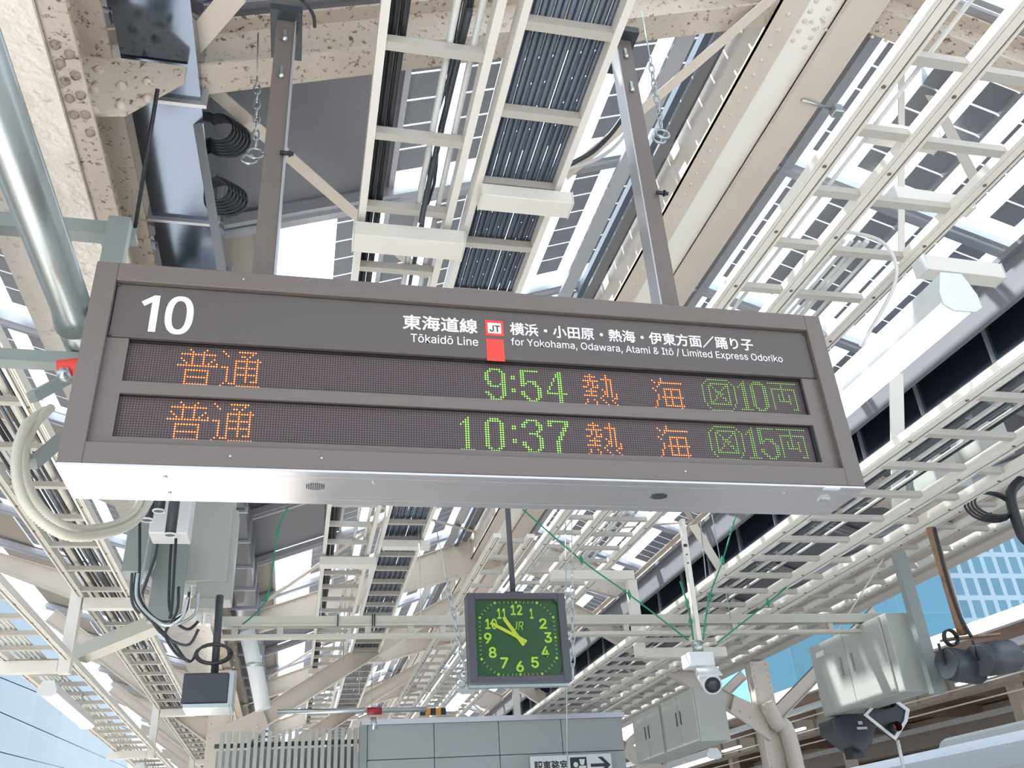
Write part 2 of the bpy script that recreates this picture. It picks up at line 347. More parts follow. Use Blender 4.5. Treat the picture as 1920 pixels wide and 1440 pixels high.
# roof frames
KEYS = {4.3: 'nearest, crossing above the left hanger post', 11.4: 'hidden mostly behind the departure board', 18.5: 'arched, directly above the green clock'}
def frame(Y, braces):
    lab = KEYS.get(round(Y, 1), 'arched cream riveted roof frame number %s beyond the clock, farther along the platform' % ({25.6: 'one', 32.7: 'two', 39.8: 'three', 46.9: 'four', 54.0: 'five'}.get(round(Y, 1), 'zero')))
    if round(Y, 1) in KEYS: lab = 'cream riveted steel roof frame, '+lab
    t = thing('roof_frame', lab, 'roof frame', (RX, Y, 6.4), 'riveted roof frames across the platform')
    near = Y < 5
    m = CREAMD if near else CREAM
    for sgn, xc in ((1, XL), (-1, XR)):
        xr = RX-0.02*sgn
        n = 7; top = []; bot = []
        for i in range(n):
            a = i/(n-1); x = xc+(xr-xc)*a
            top.append((x, roofz(x) if near else 6.4+0.36*abs(x-xc)*(0.94+0.06*a)))
            dep = (0.42 if near else 0.42+0.45*(a**1.5))
            bot.append((x, top[-1][1]-dep))
        b = MB()
        poly = top+bot[::-1]
        if sgn < 0: poly = poly[::-1]
        b.prism(poly, Y-0.01, Y+0.01)
        w = 0.12 if near else 0.07
        for q in range(n-1):
            for line in (top, bot):
                p0 = (line[q][0], Y, line[q][1]); p1 = (line[q+1][0], Y, line[q+1][1]); b.beam(p0, p1, 2*w, 0.02, up=(0,0,1))
        b.build('rafter', m, t)
        r = MB(); k = 0
        L = abs(xr-xc); nn = int(L/0.22)
        for i in range(nn):
            a = (i+0.5)/nn; x = xc+(xr-xc)*a; zt = roofz(x) if near else 6.4+0.36*abs(x-xc)*(0.94+0.06*a); dep = (0.42 if near else 0.42+0.45*(a**1.5))
            r.dome((x, Y-0.012, zt-0.05), 0.02); r.dome((x, Y-0.012, zt-dep+0.06), 0.02)
        for j in range(8): r.dome((xr-0.2*sgn, Y-0.012, roofz(xr)-0.15-0.09*j), 0.02); r.dome((xr-0.32*sgn, Y-0.012, roofz(xr)-0.18-0.09*j), 0.02)
        r.build('rivets', m, t, kind='stuff')
        # wing arm
        wx = -6.0 if sgn > 0 else 14.0; top = []; bot = []
        for i in range(6):
            a = i/5; x = xc+(wx-xc)*a; top.append((x, 6.4+0.30*abs(x-xc))); bot.append((x, top[-1][1]-0.75+0.45*a))
        poly = top+bot[::-1]
        b = MB(); b.prism(poly if sgn < 0 else poly[::-1], Y-0.01, Y+0.01)
        for q in range(5):
            for line in (top, bot): b.beam((line[q][0], Y, line[q][1]), (line[q+1][0], Y, line[q+1][1]), 0.14, 0.02)
        b.build('cantilever_arm', CREAM, t)
        if braces:
            b = MB()
            p0 = (xc+0.15*sgn, Y-0.05, 4.05+0.1); p1 = (xc+3.4*sgn, Y-0.05, 6.15); p2 = (xc+4.9*sgn, Y-0.05, 6.95)
            b.ibeam(p0, p1, 0.16, 0.34, up=(0, 0, 1)); b.ibeam(p1, p2, 0.16, 0.30)
            b.build('knee_brace', CREAM, t)
            MB().prism([(xc+0.1*sgn, 3.75), (xc+0.9*sgn, 4.35), (xc+0.75*sgn, 4.68), (xc+0.1*sgn, 4.4)], Y-0.20, Y-0.15).build('gusset_plate', CREAM, t)
            rr = MB()
            for i in range(3): rr.dome((xc+(0.28+0.2*i)*sgn, Y-0.2, 4.08+0.14*i), 0.03)
            rr.build('rivets', CREAM, t, kind='stuff')
            b = MB(); b.ibeam((xc-0.1*sgn, Y-0.05, 4.2), (xc-3.3*sgn, Y-0.05, 6.5), 0.16, 0.26)
            b.build('outer_brace', CREAM, t)
    return t
for Y in FY[1:]: frame(Y, Y > 15)
# columns
for k, Y in enumerate([18.5, 25.6, 32.7, 39.8]):
    for side, X in (('left', XL), ('right', XR)):
        if k > 0 and False: continue
        t = thing('column', 'cream riveted steel canopy column on the %s side, %s' % (side, ['nearest one', 'second one back', 'third one back', 'farthest one'][k]), 'column', (X, Y, 0), 'canopy columns')
        b = MB(); b.box((X-0.22, Y-0.14, 0), (X+0.22, Y-0.12, 5.4)); b.box((X-0.22, Y+0.12, 0), (X+0.22, Y+0.14, 5.4)); b.box((X-0.2, Y-0.12, 0), (X+0.2, Y+0.12, 5.38)); b.build('shaft', CREAM, t)
        r = MB()
        for j in range(28):
            for s in (-0.16, 0.16): r.dome((X+s, Y-0.14, 2.6+0.13*j), 0.022)
        r.build('rivets', CREAM, t, kind='stuff')
        if side == 'right' and k == 0:
            MB().tube(smooth_path([(X+0.3, Y-0.3, 0), (X+0.3, Y-0.3, 3.6), (X+0.05, Y-0.3, 4.1), (X-0.1, Y-0.3, 4.5)]), 0.17, 10).build('drain_pipe', CREAM, t)
            b = MB()
            for z in (2.6, 3.1): b.box((X-0.28, Y-0.34, z), (X+0.5, Y-0.13, z+0.05))
            b.build('pipe_clamp', GALV, t)

# eaves girders along the column rows
def eaves(X, lab, m1, m2, s):
    t = thing('eaves_girder', lab, 'girder', (X, 4, 5.45))
    MB().box((X-0.62, -1.0, 5.42), (X+0.02, 50, 5.45)).build('lower_flange', m1, t)
    MB().box((X-0.02, -1.0, 5.45), (X, 50, 6.05)).box((X, -1.0, 5.46), (X+0.16, 50, 5.485)).box((X, -1, 6.03), (X+0.16, 50, 6.055)).build('web', m2, t)
    r = MB(); y = 2.6
    while y < 30:
        r.dome((X+0.003, y, 5.56), 0.028, (1, 0, 0)); r.dome((X+0.003, y+0.04, 5.68), 0.028, (1, 0, 0)); r.dome((X+0.003, y, 5.93), 0.028, (1, 0, 0)); y += 0.13 if y < 8 else 0.35
    for i in range(5):
        for j in range(3): r.dome((X+0.06+0.0*i, 3.5+0.12*i, 5.485-0.03), 0.03, (0, 0, -1)); r.dome((X+0.12, 3.55+0.14*i, 5.455), 0.03, (0, 0, -1))
    r.build('rivets', m2, t, kind='stuff')
    return t
eg = eaves(-1.44, 'wide longitudinal girder with peeling cream paint at the upper left corner', PEEL, CREAMD, 1)
g = MB().prism([(-1.44, 5.55), (-1.15, 5.60), (-0.86, 5.92), (-0.86, 6.05), (-1.44, 6.05)], 4.08, 4.1).build('gusset_plate', CREAMD, eg)
r = MB()
for (x, z) in ((-1.32, 5.6), (-1.18, 5.66), (-1.04, 5.74), (-1.34, 5.76), (-1.2, 5.82), (-1.06, 5.88), (-1.34, 5.93)): r.dome((x, 4.08, z), 0.035)
r.build('rivets', CREAMD, g, kind='stuff')
t = thing('eaves_girder', 'longitudinal cream girder above the right column row, far right', 'girder', (9.9, 10, 5.6)); MB().ibeam((9.9, 0, 5.75), (9.9, 50, 5.75), 0.3, 0.6).build('beam', CREAM, t)

# shiny duct on each side
def duct(x0, x1, z0, z1, y0, y1, step, lab):
    t = thing('air_duct', lab, 'duct', (x0, y0, z0)); y = y0; me = None
    b = MB().box((0, 0.02, 0), (x1-x0, step-0.03, z1-z0)); me = b.data('duct_section', STEEL)
    b = MB()
    b.box((-0.035, -0.03, -0.035), (x1-x0+0.035, 0.0, 0)).box((-0.035, -0.03, z1-z0), (x1-x0+0.035, 0, z1-z0+0.035)).box((-0.035, -0.03, 0), (0, 0, z1-z0)).box((x1-x0, -0.03, 0), (x1-x0+0.035, 0, z1-z0))
    mf = b.data('flange', ALU)
    while y < y1:
        link('duct_section', me, t, loc=(x0, y, z0)); link('flange', mf, t, loc=(x0, y, z0)); y += step
    return t
for o in [duct(-1.24, -0.80, 6.07, 6.5, 2.0, 34, 1.2, 'dark mirror-finish sheet steel duct beside the peeling girder, upper left'),
          duct(6.95, 7.55, 6.0, 6.55, 3.0, 36, 1.22, 'dark blue mirror-finish sheet steel duct with flanges, behind the right light')]:
    for c in o.children: c.matrix_parent_inverse = Matrix.Translation(-Vector(o.location))
MB().box((6.55, 0, 6.6), (6.9, 45, 6.66)).box((6.62, 0, 6.2), (6.68, 45, 6.6)).build('duct_rail', GREYP, None, label='long grey rail running beside the dark blue duct at right', category='rail')

# platform office wall & slat screen
wt = thing('wall_office', 'office', 'wall', (3.2, 15, 0)); wt['kind'] = 'structure'; del wt['category']; del wt['label']
for i in range(4):
    xa = 1.12+i*1.06
    for z0, z1 in ((0, 2.35), (2.36, 3.3), (3.31, 3.82)):
        bevel(MB().box((xa, 15, z0), (xa+1.05, 15.12, z1)).build('panel', WALLG, wt), 0.004)
MB().box((1.02, 14.95, 3.82), (5.4, 15.3, 3.9)).build('cap_rail', ALU, wt)
MB().box((1.0, 14.97, 0), (1.11, 15.2, 3.82)).build('corner_post', GREYG, wt)
MB().box((1.12, 15.13, 0), (5.36, 20, 3.7)).build('office_body', WALLG, wt)
fs = thing('slat_screen', 'grey vertical slat screen beside the office wall at the bottom left of centre', 'fence', (0, 15.2, 0))
me = MB().box((0, 0, 0), (0.06, 0.08, 3.82)).data('slat', GREYC)
for i in range(21): link('slat', me, fs, loc=(-1.12+i*0.102, 15.2, 0)).matrix_parent_inverse = Matrix.Translation((0, -15.2, 0))
MB().box((-1.2, 15.30, 3.60), (1.0, 15.36, 3.66)).build('rail', DARK, fs); MB().box((-1.2, 15.3, 2.4), (1.0, 15.36, 2.46)).build('rail', DARK, fs)
MB().box((-1.2, 15.8, 0), (0.98, 15.85, 3.62)).build('backing_panel', WALLG, fs)

# far left glass building, right buildings, neighbouring platform roof, train
LB = facade('blue_grey_glass_facade', (0.27, 0.32, 0.35), (0.24, 0.295, 0.33), 7, 5, 'Y', 0.05)
MB().box((-40, 10, 0), (-30, 190, 31)).build('glass_building', LB, None, label='pale blue glass building across the tracks at the bottom left', category='building')
MB().box((-30, 22, 0), (-26.2, 60, 3)).build('low_building', LB, None, label='low blue-grey building block in front of the glass building at left', category='building')
RB1 = facade('blue_tower_facade', (0.30, 0.40, 0.46), (0.10, 0.22, 0.30), 2.0, 3.0, 'X', 0.35)
RB2 = facade('teal_glass_facade', (0.10, 0.26, 0.34), (0.085, 0.24, 0.33), 8, 9, 'X', 0.1)
MB().box((84, 100, 0), (150, 130, 90)).build('office_tower', RB1, None, label='pale blue office tower with rows of windows seen at the right edge', category='building')
b = MB()
for i in range(12): b.box((92+i*1.6, 99.2, 0), (92.7+i*1.6, 100, 90))
MB().box((50, 96, 0), (80, 120, 80)).build('glass_tower', RB2, None, label='plain teal glass tower left of the tower with window rows', category='building')

# ================================================================== DEPARTURE BOARD
def board():
    t = thing('departure_board', 'large taupe hanging departure board for track 10 with two dot-matrix rows', 'sign', (0.84, 3.68, 3.13))
    x0, x1, z0, z1, yf, yb = -0.975, 2.63, 3.14, 4.125, 3.5, 3.86
    ix0, ix1, iz0, iz1 = -0.882, 2.537, 3.234, 4.03
    b = MB(); b.box((x0, yf, z0), (ix0, yf+0.05, z1)); b.box((ix1, yf, z0), (x1, yf+0.05, z1)); b.box((ix0, yf, z0), (ix1, yf+0.05, iz0)); b.box((ix0, yf, iz1), (ix1, yf+0.05, z1))
    bevel(b.build('face_frame', SIGNB, t), 0.003)
    b = MB(); b.box((x0, yf+0.08, z0), (x1, yb, z1)); b.box((x0, yf+0.05, z0), (ix0-0.01, yf+0.08, z1)); b.box((ix1+0.01, yf+0.05, z0), (x1, yf+0.08, z1)); b.box((ix0-0.01, yf+0.05, z0), (ix1+0.01, yf+0.08, iz0-0.01)); b.box((ix0-0.01, yf+0.05, iz1+0.01), (ix1+0.01, yf+0.08, z1)); bevel(b.build('housing', SIGNB, t), 0.002)
    b = MB(); b.box((x0, yf, z0-0.014), (x1, yf+0.05, z0-0.001)); b.box((x0, yf+0.053, z0-0.014), (x1, yb-0.06, z0-0.001)); b.box((x0, yb-0.057, z0-0.014), (x1, yb, z0-0.001))
    u = b.build('underside_panel', SIGNU, t); bevel(u, 0.002)
    # recessed face plate pieces
    yp = yf+0.030
    s1 = (-0.794, 2.452, 3.536, 3.742); s2 = (-0.798, 2.44, 3.274, 3.478)
    b = MB(); b.box((ix0, yp+0.004, iz0), (s1[0], yf+0.049, 3.748)); b.box((s1[1], yp+0.004, iz0), (ix1, yf+0.049, 3.748))
    b.box((s1[0], yp+0.004, s2[3]), (s1[1], yf+0.049, s1[2])); b.box((s1[0], yp+0.004, iz0), (s1[1], yf+0.049, s2[2]))
    b.build('face_plate', SIGNB, t)
    h = MB().box((ix0+0.004, yp-0.004, 3.750), (ix1-0.004, yf+0.049, iz1-0.004)).build('header_panel', SIGNH, t); bevel(h, 0.002)
    yt = yp-0.006
    def c(x, y): p = PY(x, y, yt); return p.x, p.z
    def tx(body, name, bl, br, tl, mt=WHITE, bold=0.0, shear=0.0, dy=0):
        a = c(*bl); q = c(*br); w = c(*tl); return text(body, name, mt, h, a[0], q[0], (a[1]+q[1])/2, w[1], yt+dy, bold, shear=shear)
    a = c(258, 622); q = c(356, 630); w = c(264, 552); xa, xb, za, zb = a[0], q[0], (a[1]+q[1])/2+0.004, w[1]+0.002
    W_, H_ = xb-xa, zb-za
    g = MB(); g.prism([(xa+W_*u, za+H_*v) for u, v in ((0.185, 0.02), (0.325, 0.02), (0.325, 0.99), (0.215, 0.99), (-0.02, 0.80), (0.045, 0.69), (0.185, 0.80))], yt, yt+0.001)
    cx, cz = xa+W_*0.74, za+H_*0.50; ro_, ri = [], []
    for i in range(40):
        t_ = i*math.pi/20; ro_.append((cx+W_*0.275*math.copysign(abs(math.cos(t_))**0.85, math.cos(t_)), yt, cz+H_*0.515*math.copysign(abs(math.sin(t_))**0.85, math.sin(t_))))
        ri.append((cx+W_*0.140*math.copysign(abs(math.cos(t_))**0.85, math.cos(t_)), yt, cz+H_*0.385*math.copysign(abs(math.sin(t_))**0.85, math.sin(t_))))
    g.add(ro_+ri, [(i, (i+1) % 40, (i+1) % 40+40, i+40) for i in range(40)]); g.build('track_number', WHITE, h, kind='stuff')
    tx('東海道線', 'line_name', (755, 617), (896, 626), (755, 589), bold=0.022)
    tx('Tōkaidō Line', 'line_name_english', (770, 642), (897, 648), (770, 625), bold=0.005)
    tx('横浜・小田原・熱海・伊東方面／踊り子', 'destinations', (957, 629), (1414, 657), (957, 604), bold=0.02)
    tx('for Yokohama, Odawara, Atami & Itō / Limited Express Odoriko', 'destinations_english', (959, 652), (1469, 681), (959, 633), bold=0.004)
    def quad(name, tl, br, mt, dy): a = c(*tl); q = c(*br); return MB().box((a[0], yt-dy, a[1]), (q[0], yt+0.001, q[1])).build(name, mt, h)
    quad('route_badge_red_square', (909, 600), (945, 631), RED, 0.0005); quad('route_badge_white_square', (914, 605), (940, 626), WHITE, 0.001)
    a = c(918, 622); q = c(937, 611); text('JT', 'route_letters', BLACK, h, a[0], q[0], a[1], q[1], yt-0.0015, 0.02)
    quad('route_colour_bar', (911, 635), (947, 678), RED, 0.0008)
    # bolts, grilles, vent
    for (x, z) in ((ix0+0.01, 4.017), (ix0+0.01, 3.757), (ix1-0.012, 4.017), (ix1-0.012, 3.757)):
        MB().tube([(x, yp-0.004, z), (x, yp-0.011, z)], 0.007, 8).build('screw', DARK, t)
    for (x, z) in ((-0.32, 3.185), (-0.34, 4.08), (0.05, 3.19), (1.7, 3.185)): MB().tube([(x, yf, z), (x, yf-0.006, z)], 0.005, 8).build('screw', ALU, t)
    for xx, py in ((591, 913), (1235, 931)):
        p = PZ(xx, py, 3.124); b = MB()
        for i in range(9):
            w = 0.030*math.sqrt(max(0.05, 1-((i-4)/4.6)**2)); b.box((p.x-0.036+i*0.009-0.0028, p.y-w, 3.121), (p.x-0.036+i*0.009+0.0028, p.y+w, 3.1262))
        b.build('speaker_grille', DARK, t)
    p = PZ(1545, 937, 3.12); MB().box((p.x-0.025, p.y-0.02, 3.117), (p.x+0.025, p.y+0.02, 3.127)).box((p.x-0.012, p.y-0.022, 3.112), (p.x+0.018, p.y+0.0, 3.118)).build('lock', GALV, t)
    p = PZ(1560, 918, 3.12); MB().box((p.x-0.04, p.y-0.012, 3.121), (p.x+0.04, p.y+0.012, 3.127)).build('maker_plate', ENAM, t)
    for x, y in ((310, 895), (318, 925), (1470, 925), (700, 905)):
        p = PZ(x, y, 3.124); MB().tube([(p.x, p.y, 3.127), (p.x, p.y, 3.121)], 0.008, 8).build('screw', ALU, t)
    # screens
    ys = yf+0.062
    BM = {}
    BM['futsu'] = ["....#.....#....................", "........."]
    def grid(rows): return rows
    for nm, (a0, a1, b0, b1), words in (('display_upper', s1, 0), ('display_lower', s2, 1)):
        scr = MB().box((a0, ys, b0), (a1, ys+0.01, b1)).build('dot_matrix_screen', LEDP, t)
        b = MB(); b.box((a0-0.001, yf+0.05, b1), (a1+0.001, ys, b1+0.004)); b.box((a0-0.02, yf+0.049, b0-0.001), (a0+0.0, ys, b1)); b.box((a1, yf+0.049, b0), (a1+0.02, ys, b1)); b.box((a0, yf+0.049, b0-0.004), (a1, ys, b0))
        b.build('screen_surround', BLACK, t)
        base = round(b0/PITCH)*PITCH; top = base+16.5*PITCH
        def put(rows, col, m1, m2, name, row0=0):
            d = MB()
            for r, line in enumerate(rows):
                for k, ch in enumerate(line):
                    if ch == '#':
                        x = (math.floor(a0/PITCH)+col+k+0.5)*PITCH; z = top-(r+row0)*PITCH
                        for (rad, dy, mi) in ((0.0046, 0.0012, 0), (0.0027, 0.0020, 1)):
                            q = [(x+math.cos(a*math.pi/3)*rad, ys-dy, z+math.sin(a*math.pi/3)*rad) for a in range(6)]
                            d.add(q+[(x, ys-dy-0.0008, z)], [(i, (i+1) % 6, 6) for i in range(6)], mi)
            d.build(name, [m1, m2], scr, kind='stuff')
        put(FUTSU, 17, LEDR, LEDR2, 'lit_dots_train_type')
        if words == 0: put(compose([('9', 0), (':', 11), ('5', 15), ('4', 26)], 36), 137, LEDG, LEDG2, 'lit_dots_time', 1)
        else: put(compose([('1', 0), ('0', 10), (':', 21), ('3', 25), ('7', 36)], 46), 127, LEDG, LEDG2, 'lit_dots_time', 1)
        put(compose([('熱', 0), ('海', 31)], 46), 179, LEDR, LEDR2, 'lit_dots_destination', 1)
        put(compose([('禁', 0), ('1s', 17), ('0' if words == 0 else '5', 23), ('両', 32)], 46), 233, LEDD, LEDD2, 'lit_dots_car_count', 0)
    # hanger posts
    for X, lean, zt in ((-0.265, 0.0, 6.02), (1.835, 0.0, 6.28)):
        b = MB(); b.box((X-0.052, 3.62, 4.125), (X+0.052, 3.68, zt)).build('hanger_post', SIGNB, t)
        b = MB(); b.box((X+0.050 if X < 0 else X-0.058, 3.61, 4.125), (X+0.058 if X < 0 else X-0.050, 3.72, zt)).build('hanger_post_edge', ALU, t)
        for z in (zt-0.12, zt-0.42): b = MB(); b.box((X-0.008, 3.607, z-0.05), (X+0.008, 3.62, z+0.03)); b.dome((X, 3.61, z-0.04), 0.018); b.build('bolt', GALV, t)
        b = MB(); b.tube([(X+0.03, 3.6, 4.98), (X+0.10, 3.6, 4.98)], 0.012, 6); b.dome((X+0.075, 3.6, 4.98), 0.022, (1, 0, 0)); b.build('bolt', BLACK, t)
        MB().box((X-0.09, 3.55, zt), (X+0.09, 3.9, zt+0.05)).build('top_bracket', DARK, t)
def compose(items, w):
    rows = [['.']*w for _ in range(16)]
    for ch, off in items:
        for r, line in enumerate(GL[ch]):
            for k, q in enumerate(line):
                if q == '#' and off+k < w: rows[r][off+k] = '#'
    return [''.join(r) for r in rows]
FT = {0: [5, 11, 17]+list(range(23, 30)), 1: [6, 10, 18, 28], 2: list(range(2, 15))+[19, 24, 25, 27], 3: [6, 10, 26, 30], 4: [2, 6, 10, 14]+list(range(22, 32)),
      5: [3, 6, 10, 13, 22, 26, 30], 6: [4, 6, 10, 12, 15, 22, 26, 30], 7: list(range(1, 16))+[17, 18, 19]+list(range(22, 31)), 8: [19, 22, 26, 30], 9: list(range(4, 13))+[19, 22, 26, 30],
      10: [4, 12, 19]+list(range(22, 31)), 11: [4, 12, 19, 22, 26, 30], 12: list(range(4, 13))+[19, 22, 26, 30], 13: [4, 12, 19, 22, 26, 28, 29, 30], 14: [4, 12, 18, 20, 21, 22], 15: list(range(4, 13))+[17]+list(range(23, 32))}
def rowsof(d, w, n): return [''.join('#' if k in d.get(r, ()) else '.' for k in range(w)) for r in range(n)]
FUTSU = rowsof(FT, 32, 16)
R = lambda a, b: list(range(a, b+1))
GL = {}
GL['9'] = ["..#####..", ".##...##.", "##.....##", "##.....##", "##.....##", "##.....##", ".##....##", ".##...###", "..####.##", ".......##", ".......##", "##.....##", ".##....##", "..##..##.", "..#####.."]
GL['0'] = ["..####..", ".######.", "##....##", "##....##", "##....##", "##....##", "##....##", "##....##", "##....##", "##....##", "##....##", "##....##", "##....##", ".##..##.", "..####.."]
GL['1'] = ["...#..", "..##..", ".###..", "#.##..", "..##..", "..##..", "..##..", "..##..", "..##..", "..##..", "..##..", "..##..", "..##..", "..##..", "######"]
GL['1s'] = GL['1']
GL['5'] = ["########.", "##.......", "##.......", "##.......", "##.......", "##.####..", "###..##..", "##....##.", ".......##", ".......##", "##.....##", "##.....##", ".##....##", "..##..##.", "...####.."]
GL['4'] = [".....##.", "....###.", "....###.", "...#.##.", "...#.##.", "..#..##.", "..#..##.", ".#...##.", ".#...##.", "#....##.", "#########", ".....##.", ".....##.", ".....##.", ".....##."]
GL['3'] = ["..#####..", ".##...##.", "##....###", "##.....##", ".......##", "......##.", "...####..", "......##.", ".......##", ".......##", "##.....##", "##.....##", ".##....##", "..##..##.", "..#####.."]
GL['7'] = ["#########", "##.....##", "##.....##", "......##.", "......##.", ".....##..", ".....##..", "....##...", "....##...", "...##....", "...##....", "...##....", "...##....", "...##....", "...##...."]
GL[':'] = ["", "", "", "##", "##", "", "", "", "", "##", "##", "", "", "", ""]
GL['熱'] = rowsof({0: [3, 10], 1: R(1, 5)+[10], 2: [3, 8, 9, 10, 11, 12], 3: R(0, 6)+[10, 12], 4: [2, 4, 10, 12], 5: [2, 4, 6, 10, 12], 6: [0, 1, 4, 5, 6, 10, 12], 7: [3, 8, 10, 12], 8: R(1, 5)+[9, 10, 12], 9: [3, 9, 10, 12, 14], 10: R(0, 5)+[8, 10, 12, 14], 11: [7, 13, 14], 12: [1, 4, 8, 12], 13: [1, 5, 9, 13], 14: [0, 5, 10, 14]}, 15, 15)
GL['海'] = rowsof({0: [4], 1: [0, 4], 2: [1]+R(3, 13), 3: [3], 4: [2], 5: [0]+R(5, 12), 6: [1, 5, 8, 12], 7: [5, 8, 12], 8: [2, 5, 8, 12], 9: [2]+R(4, 13), 10: [2, 5, 8, 12], 11: [1, 5, 8, 12], 12: [1, 5, 8, 12], 13: [1]+R(5, 13), 14: [0, 12], 15: [0, 10, 11]}, 15, 16)
GL['禁'] = rowsof({0: R(3, 12), 1: [2, 13], 2: [1]+R(4, 12)+[14], 3: [0, 3, 4, 11, 12, 15], 4: [0, 3, 5, 10, 12, 15], 5: [0, 3, 6, 9, 12, 15], 6: [0, 3, 6, 7, 8, 12, 15], 7: [0, 3, 7, 8, 9, 12, 15], 8: [0, 3, 6, 8, 12, 15], 9: [0, 3, 6, 9, 10, 12, 15], 10: [0, 3, 5, 10, 12, 15], 11: [0, 3, 4, 11, 12, 15], 12: [1]+R(3, 12)+[14], 13: [1, 14], 14: [2, 13], 15: R(3, 12)}, 16, 16)
GL['両'] = rowsof({0: R(0, 13), 1: [6], 2: [6], 3: R(1, 12), 4: [1, 6, 12], 5: [1, 6, 12], 6: [1, 4, 6, 9, 12], 7: [1, 4, 6, 9, 12], 8: [1, 4, 6, 9, 12], 9: [1]+R(4, 9)+[12], 10: [1, 9, 12], 11: [1, 12], 12: [1, 12], 13: [1, 10, 11, 12]}, 14, 15)
board()

# ================================================================== CABLE LADDERS AND RACKS
def rail_mesh(y0, y1, w, h, strut=True):
    b = MB(); b.box((-w/2, y0, 0), (w/2, y1, h))
    if strut:
        b.box((-w/2+0.012, y0, -0.008), (-w/2+0.024, y1, 0.0), 0); b.box((w/2-0.024, y0, -0.008), (w/2-0.012, y1, 0.0), 0)
        b.box((-w/2+0.026, y0, -0.001), (-w/2+0.034, y1, 0.0015), 1); b.box((w/2-0.034, y0, -0.001), (w/2-0.026, y1, 0.0015), 1)
        y = y0+0.4
        while y < min(y1, 24): b.tube([(0, y, 0.0), (0, y, -0.006)], 0.013, 6, 1); y += 0.62
    return b.data('rail', [RACK, GROOVE])
RUNG = {}
def ladder(lab, xs, z, y0, y1, step, first, w=0.05, h=0.09, strut=True, rh=0.045, cat='cable ladder', m=RACK, cutw=0.06):
    t = thing('cable_ladder', lab, cat, (xs[0], y0, z), 'cable ladders hung under the canopy')
    me = rail_mesh(0, y1-y0, w, h, strut)
    for x in xs:
        link('rail', me, t).location = (x-xs[0], 0, 0); t.children[-1].matrix_parent_inverse = Matrix.Identity(4)
    for i in range(len(xs)-1):
        L = xs[i+1]-xs[i]; key = (round(L, 3), cutw)
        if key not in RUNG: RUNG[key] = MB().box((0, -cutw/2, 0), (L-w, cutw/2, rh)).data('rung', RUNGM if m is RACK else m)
        y = first+(0.0 if i % 2 == 0 else step*0.06); n = 0
        while y < y1 and n < 90:
            link('rung', RUNG[key], t, loc=(xs[i]-xs[0]+w/2, y-y0, 0.01)).matrix_parent_inverse = Matrix.Identity(4); y += step; n += 1
    return t
A = ladder('cream cable ladder with a dark cable bundle, left of the blue-grey conduits', (0.27, 0.88), 5.70, 1.5, 42, 0.70, 2.74, w=0.05, h=0.12, strut=False, rh=0.06)
B = ladder('cream cable ladder filled with blue-grey conduits, above the middle of the departure board', (1.02, 1.57), 5.70, 1.5, 42, 0.655, 2.52, w=0.045, h=0.16, strut=False, rh=0.06)
def along(name, xs_z_r, y0, y1, m, par, wig=0.0, n=6, **kw):
    b = MB()
    for (x, z, r) in xs_z_r:
        if wig:
            pts = [(x+random.uniform(-wig, wig), y0+(y1-y0)*i/14, z+random.uniform(-wig, wig)*0.5) for i in range(15)]; b.tube(smooth_path(pts, 3), r, n)
        else: b.tube([(x, y0, z), (x, y1, z)], r, n)
    return b.build(name, m, par, **kw)
for i in range(13): along('conduit', [(1.062+i*0.0395, 5.815+0.010*(i % 2), 0.0192)], 1.5, 42, CONDUIT, B)
for i in range(7): along('cable', [(0.315+random.uniform(0, 0.085), 5.80+0.02*(i % 3), 0.014)], 1.5, 42, BLACK, A, wig=0.006)
along('pipe', [(0.66, 5.81, 0.022)], 1.5, 42, CONDL, A); along('pipe', [(0.80, 5.81, 0.020)], 1.5, 42, CONDL, A)
for i in range(4): along('cable', [(0.70+0.014*i, 5.84+0.02*i, 0.011)], 1.5, 9, DARK, A, wig=0.03)
c0 = MB(); c0.tube(smooth_path([(0.735, 3.2, 5.8), (0.72, 4.2, 5.85), (0.69, 4.6, 5.72), (0.66, 4.75, 5.55)]), 0.02); c0.build('cable_tail', DARK, A)
# hanging brackets under the two ladders
def boxbeam(name, lab, a, b_, w, h, m=RACK, cat='bracket', group=None, capm=None, parts=True):
    t = thing(name, lab, cat, a, group); a = Vector(a); b_ = Vector(b_)
    bevel(MB().beam(a, b_, w, h).build('beam', m, t), 0.004)
    d = (b_-a).normalized(); MB().beam(a-d*0.006, a, w*1.04, h*1.04).build('end_cap', capm or m, t)
    MB().beam(b_, b_+d*0.006, w*1.04, h*1.04).build('end_cap', capm or m, t); return t
ord_ = ['nearest', 'second', 'third', 'fourth', 'fifth']
for k in range(5):
    y = 5.02+7.3*k
    boxbeam('ladder_bracket', 'cream box bracket across the dark-bundle ladder, %s from the front' % ord_[k], (0.22, y, 5.60), (1.0, y, 5.60), 0.2, 0.12, group='box brackets under the ladders')
    y = 4.50+7.1*k
    boxbeam('ladder_bracket', 'cream box bracket under the blue-grey conduit ladder, %s from the front' % ord_[k], (1.03, y, 5.62), (1.66, y, 5.62), 0.16, 0.10, group='box brackets under the ladders')
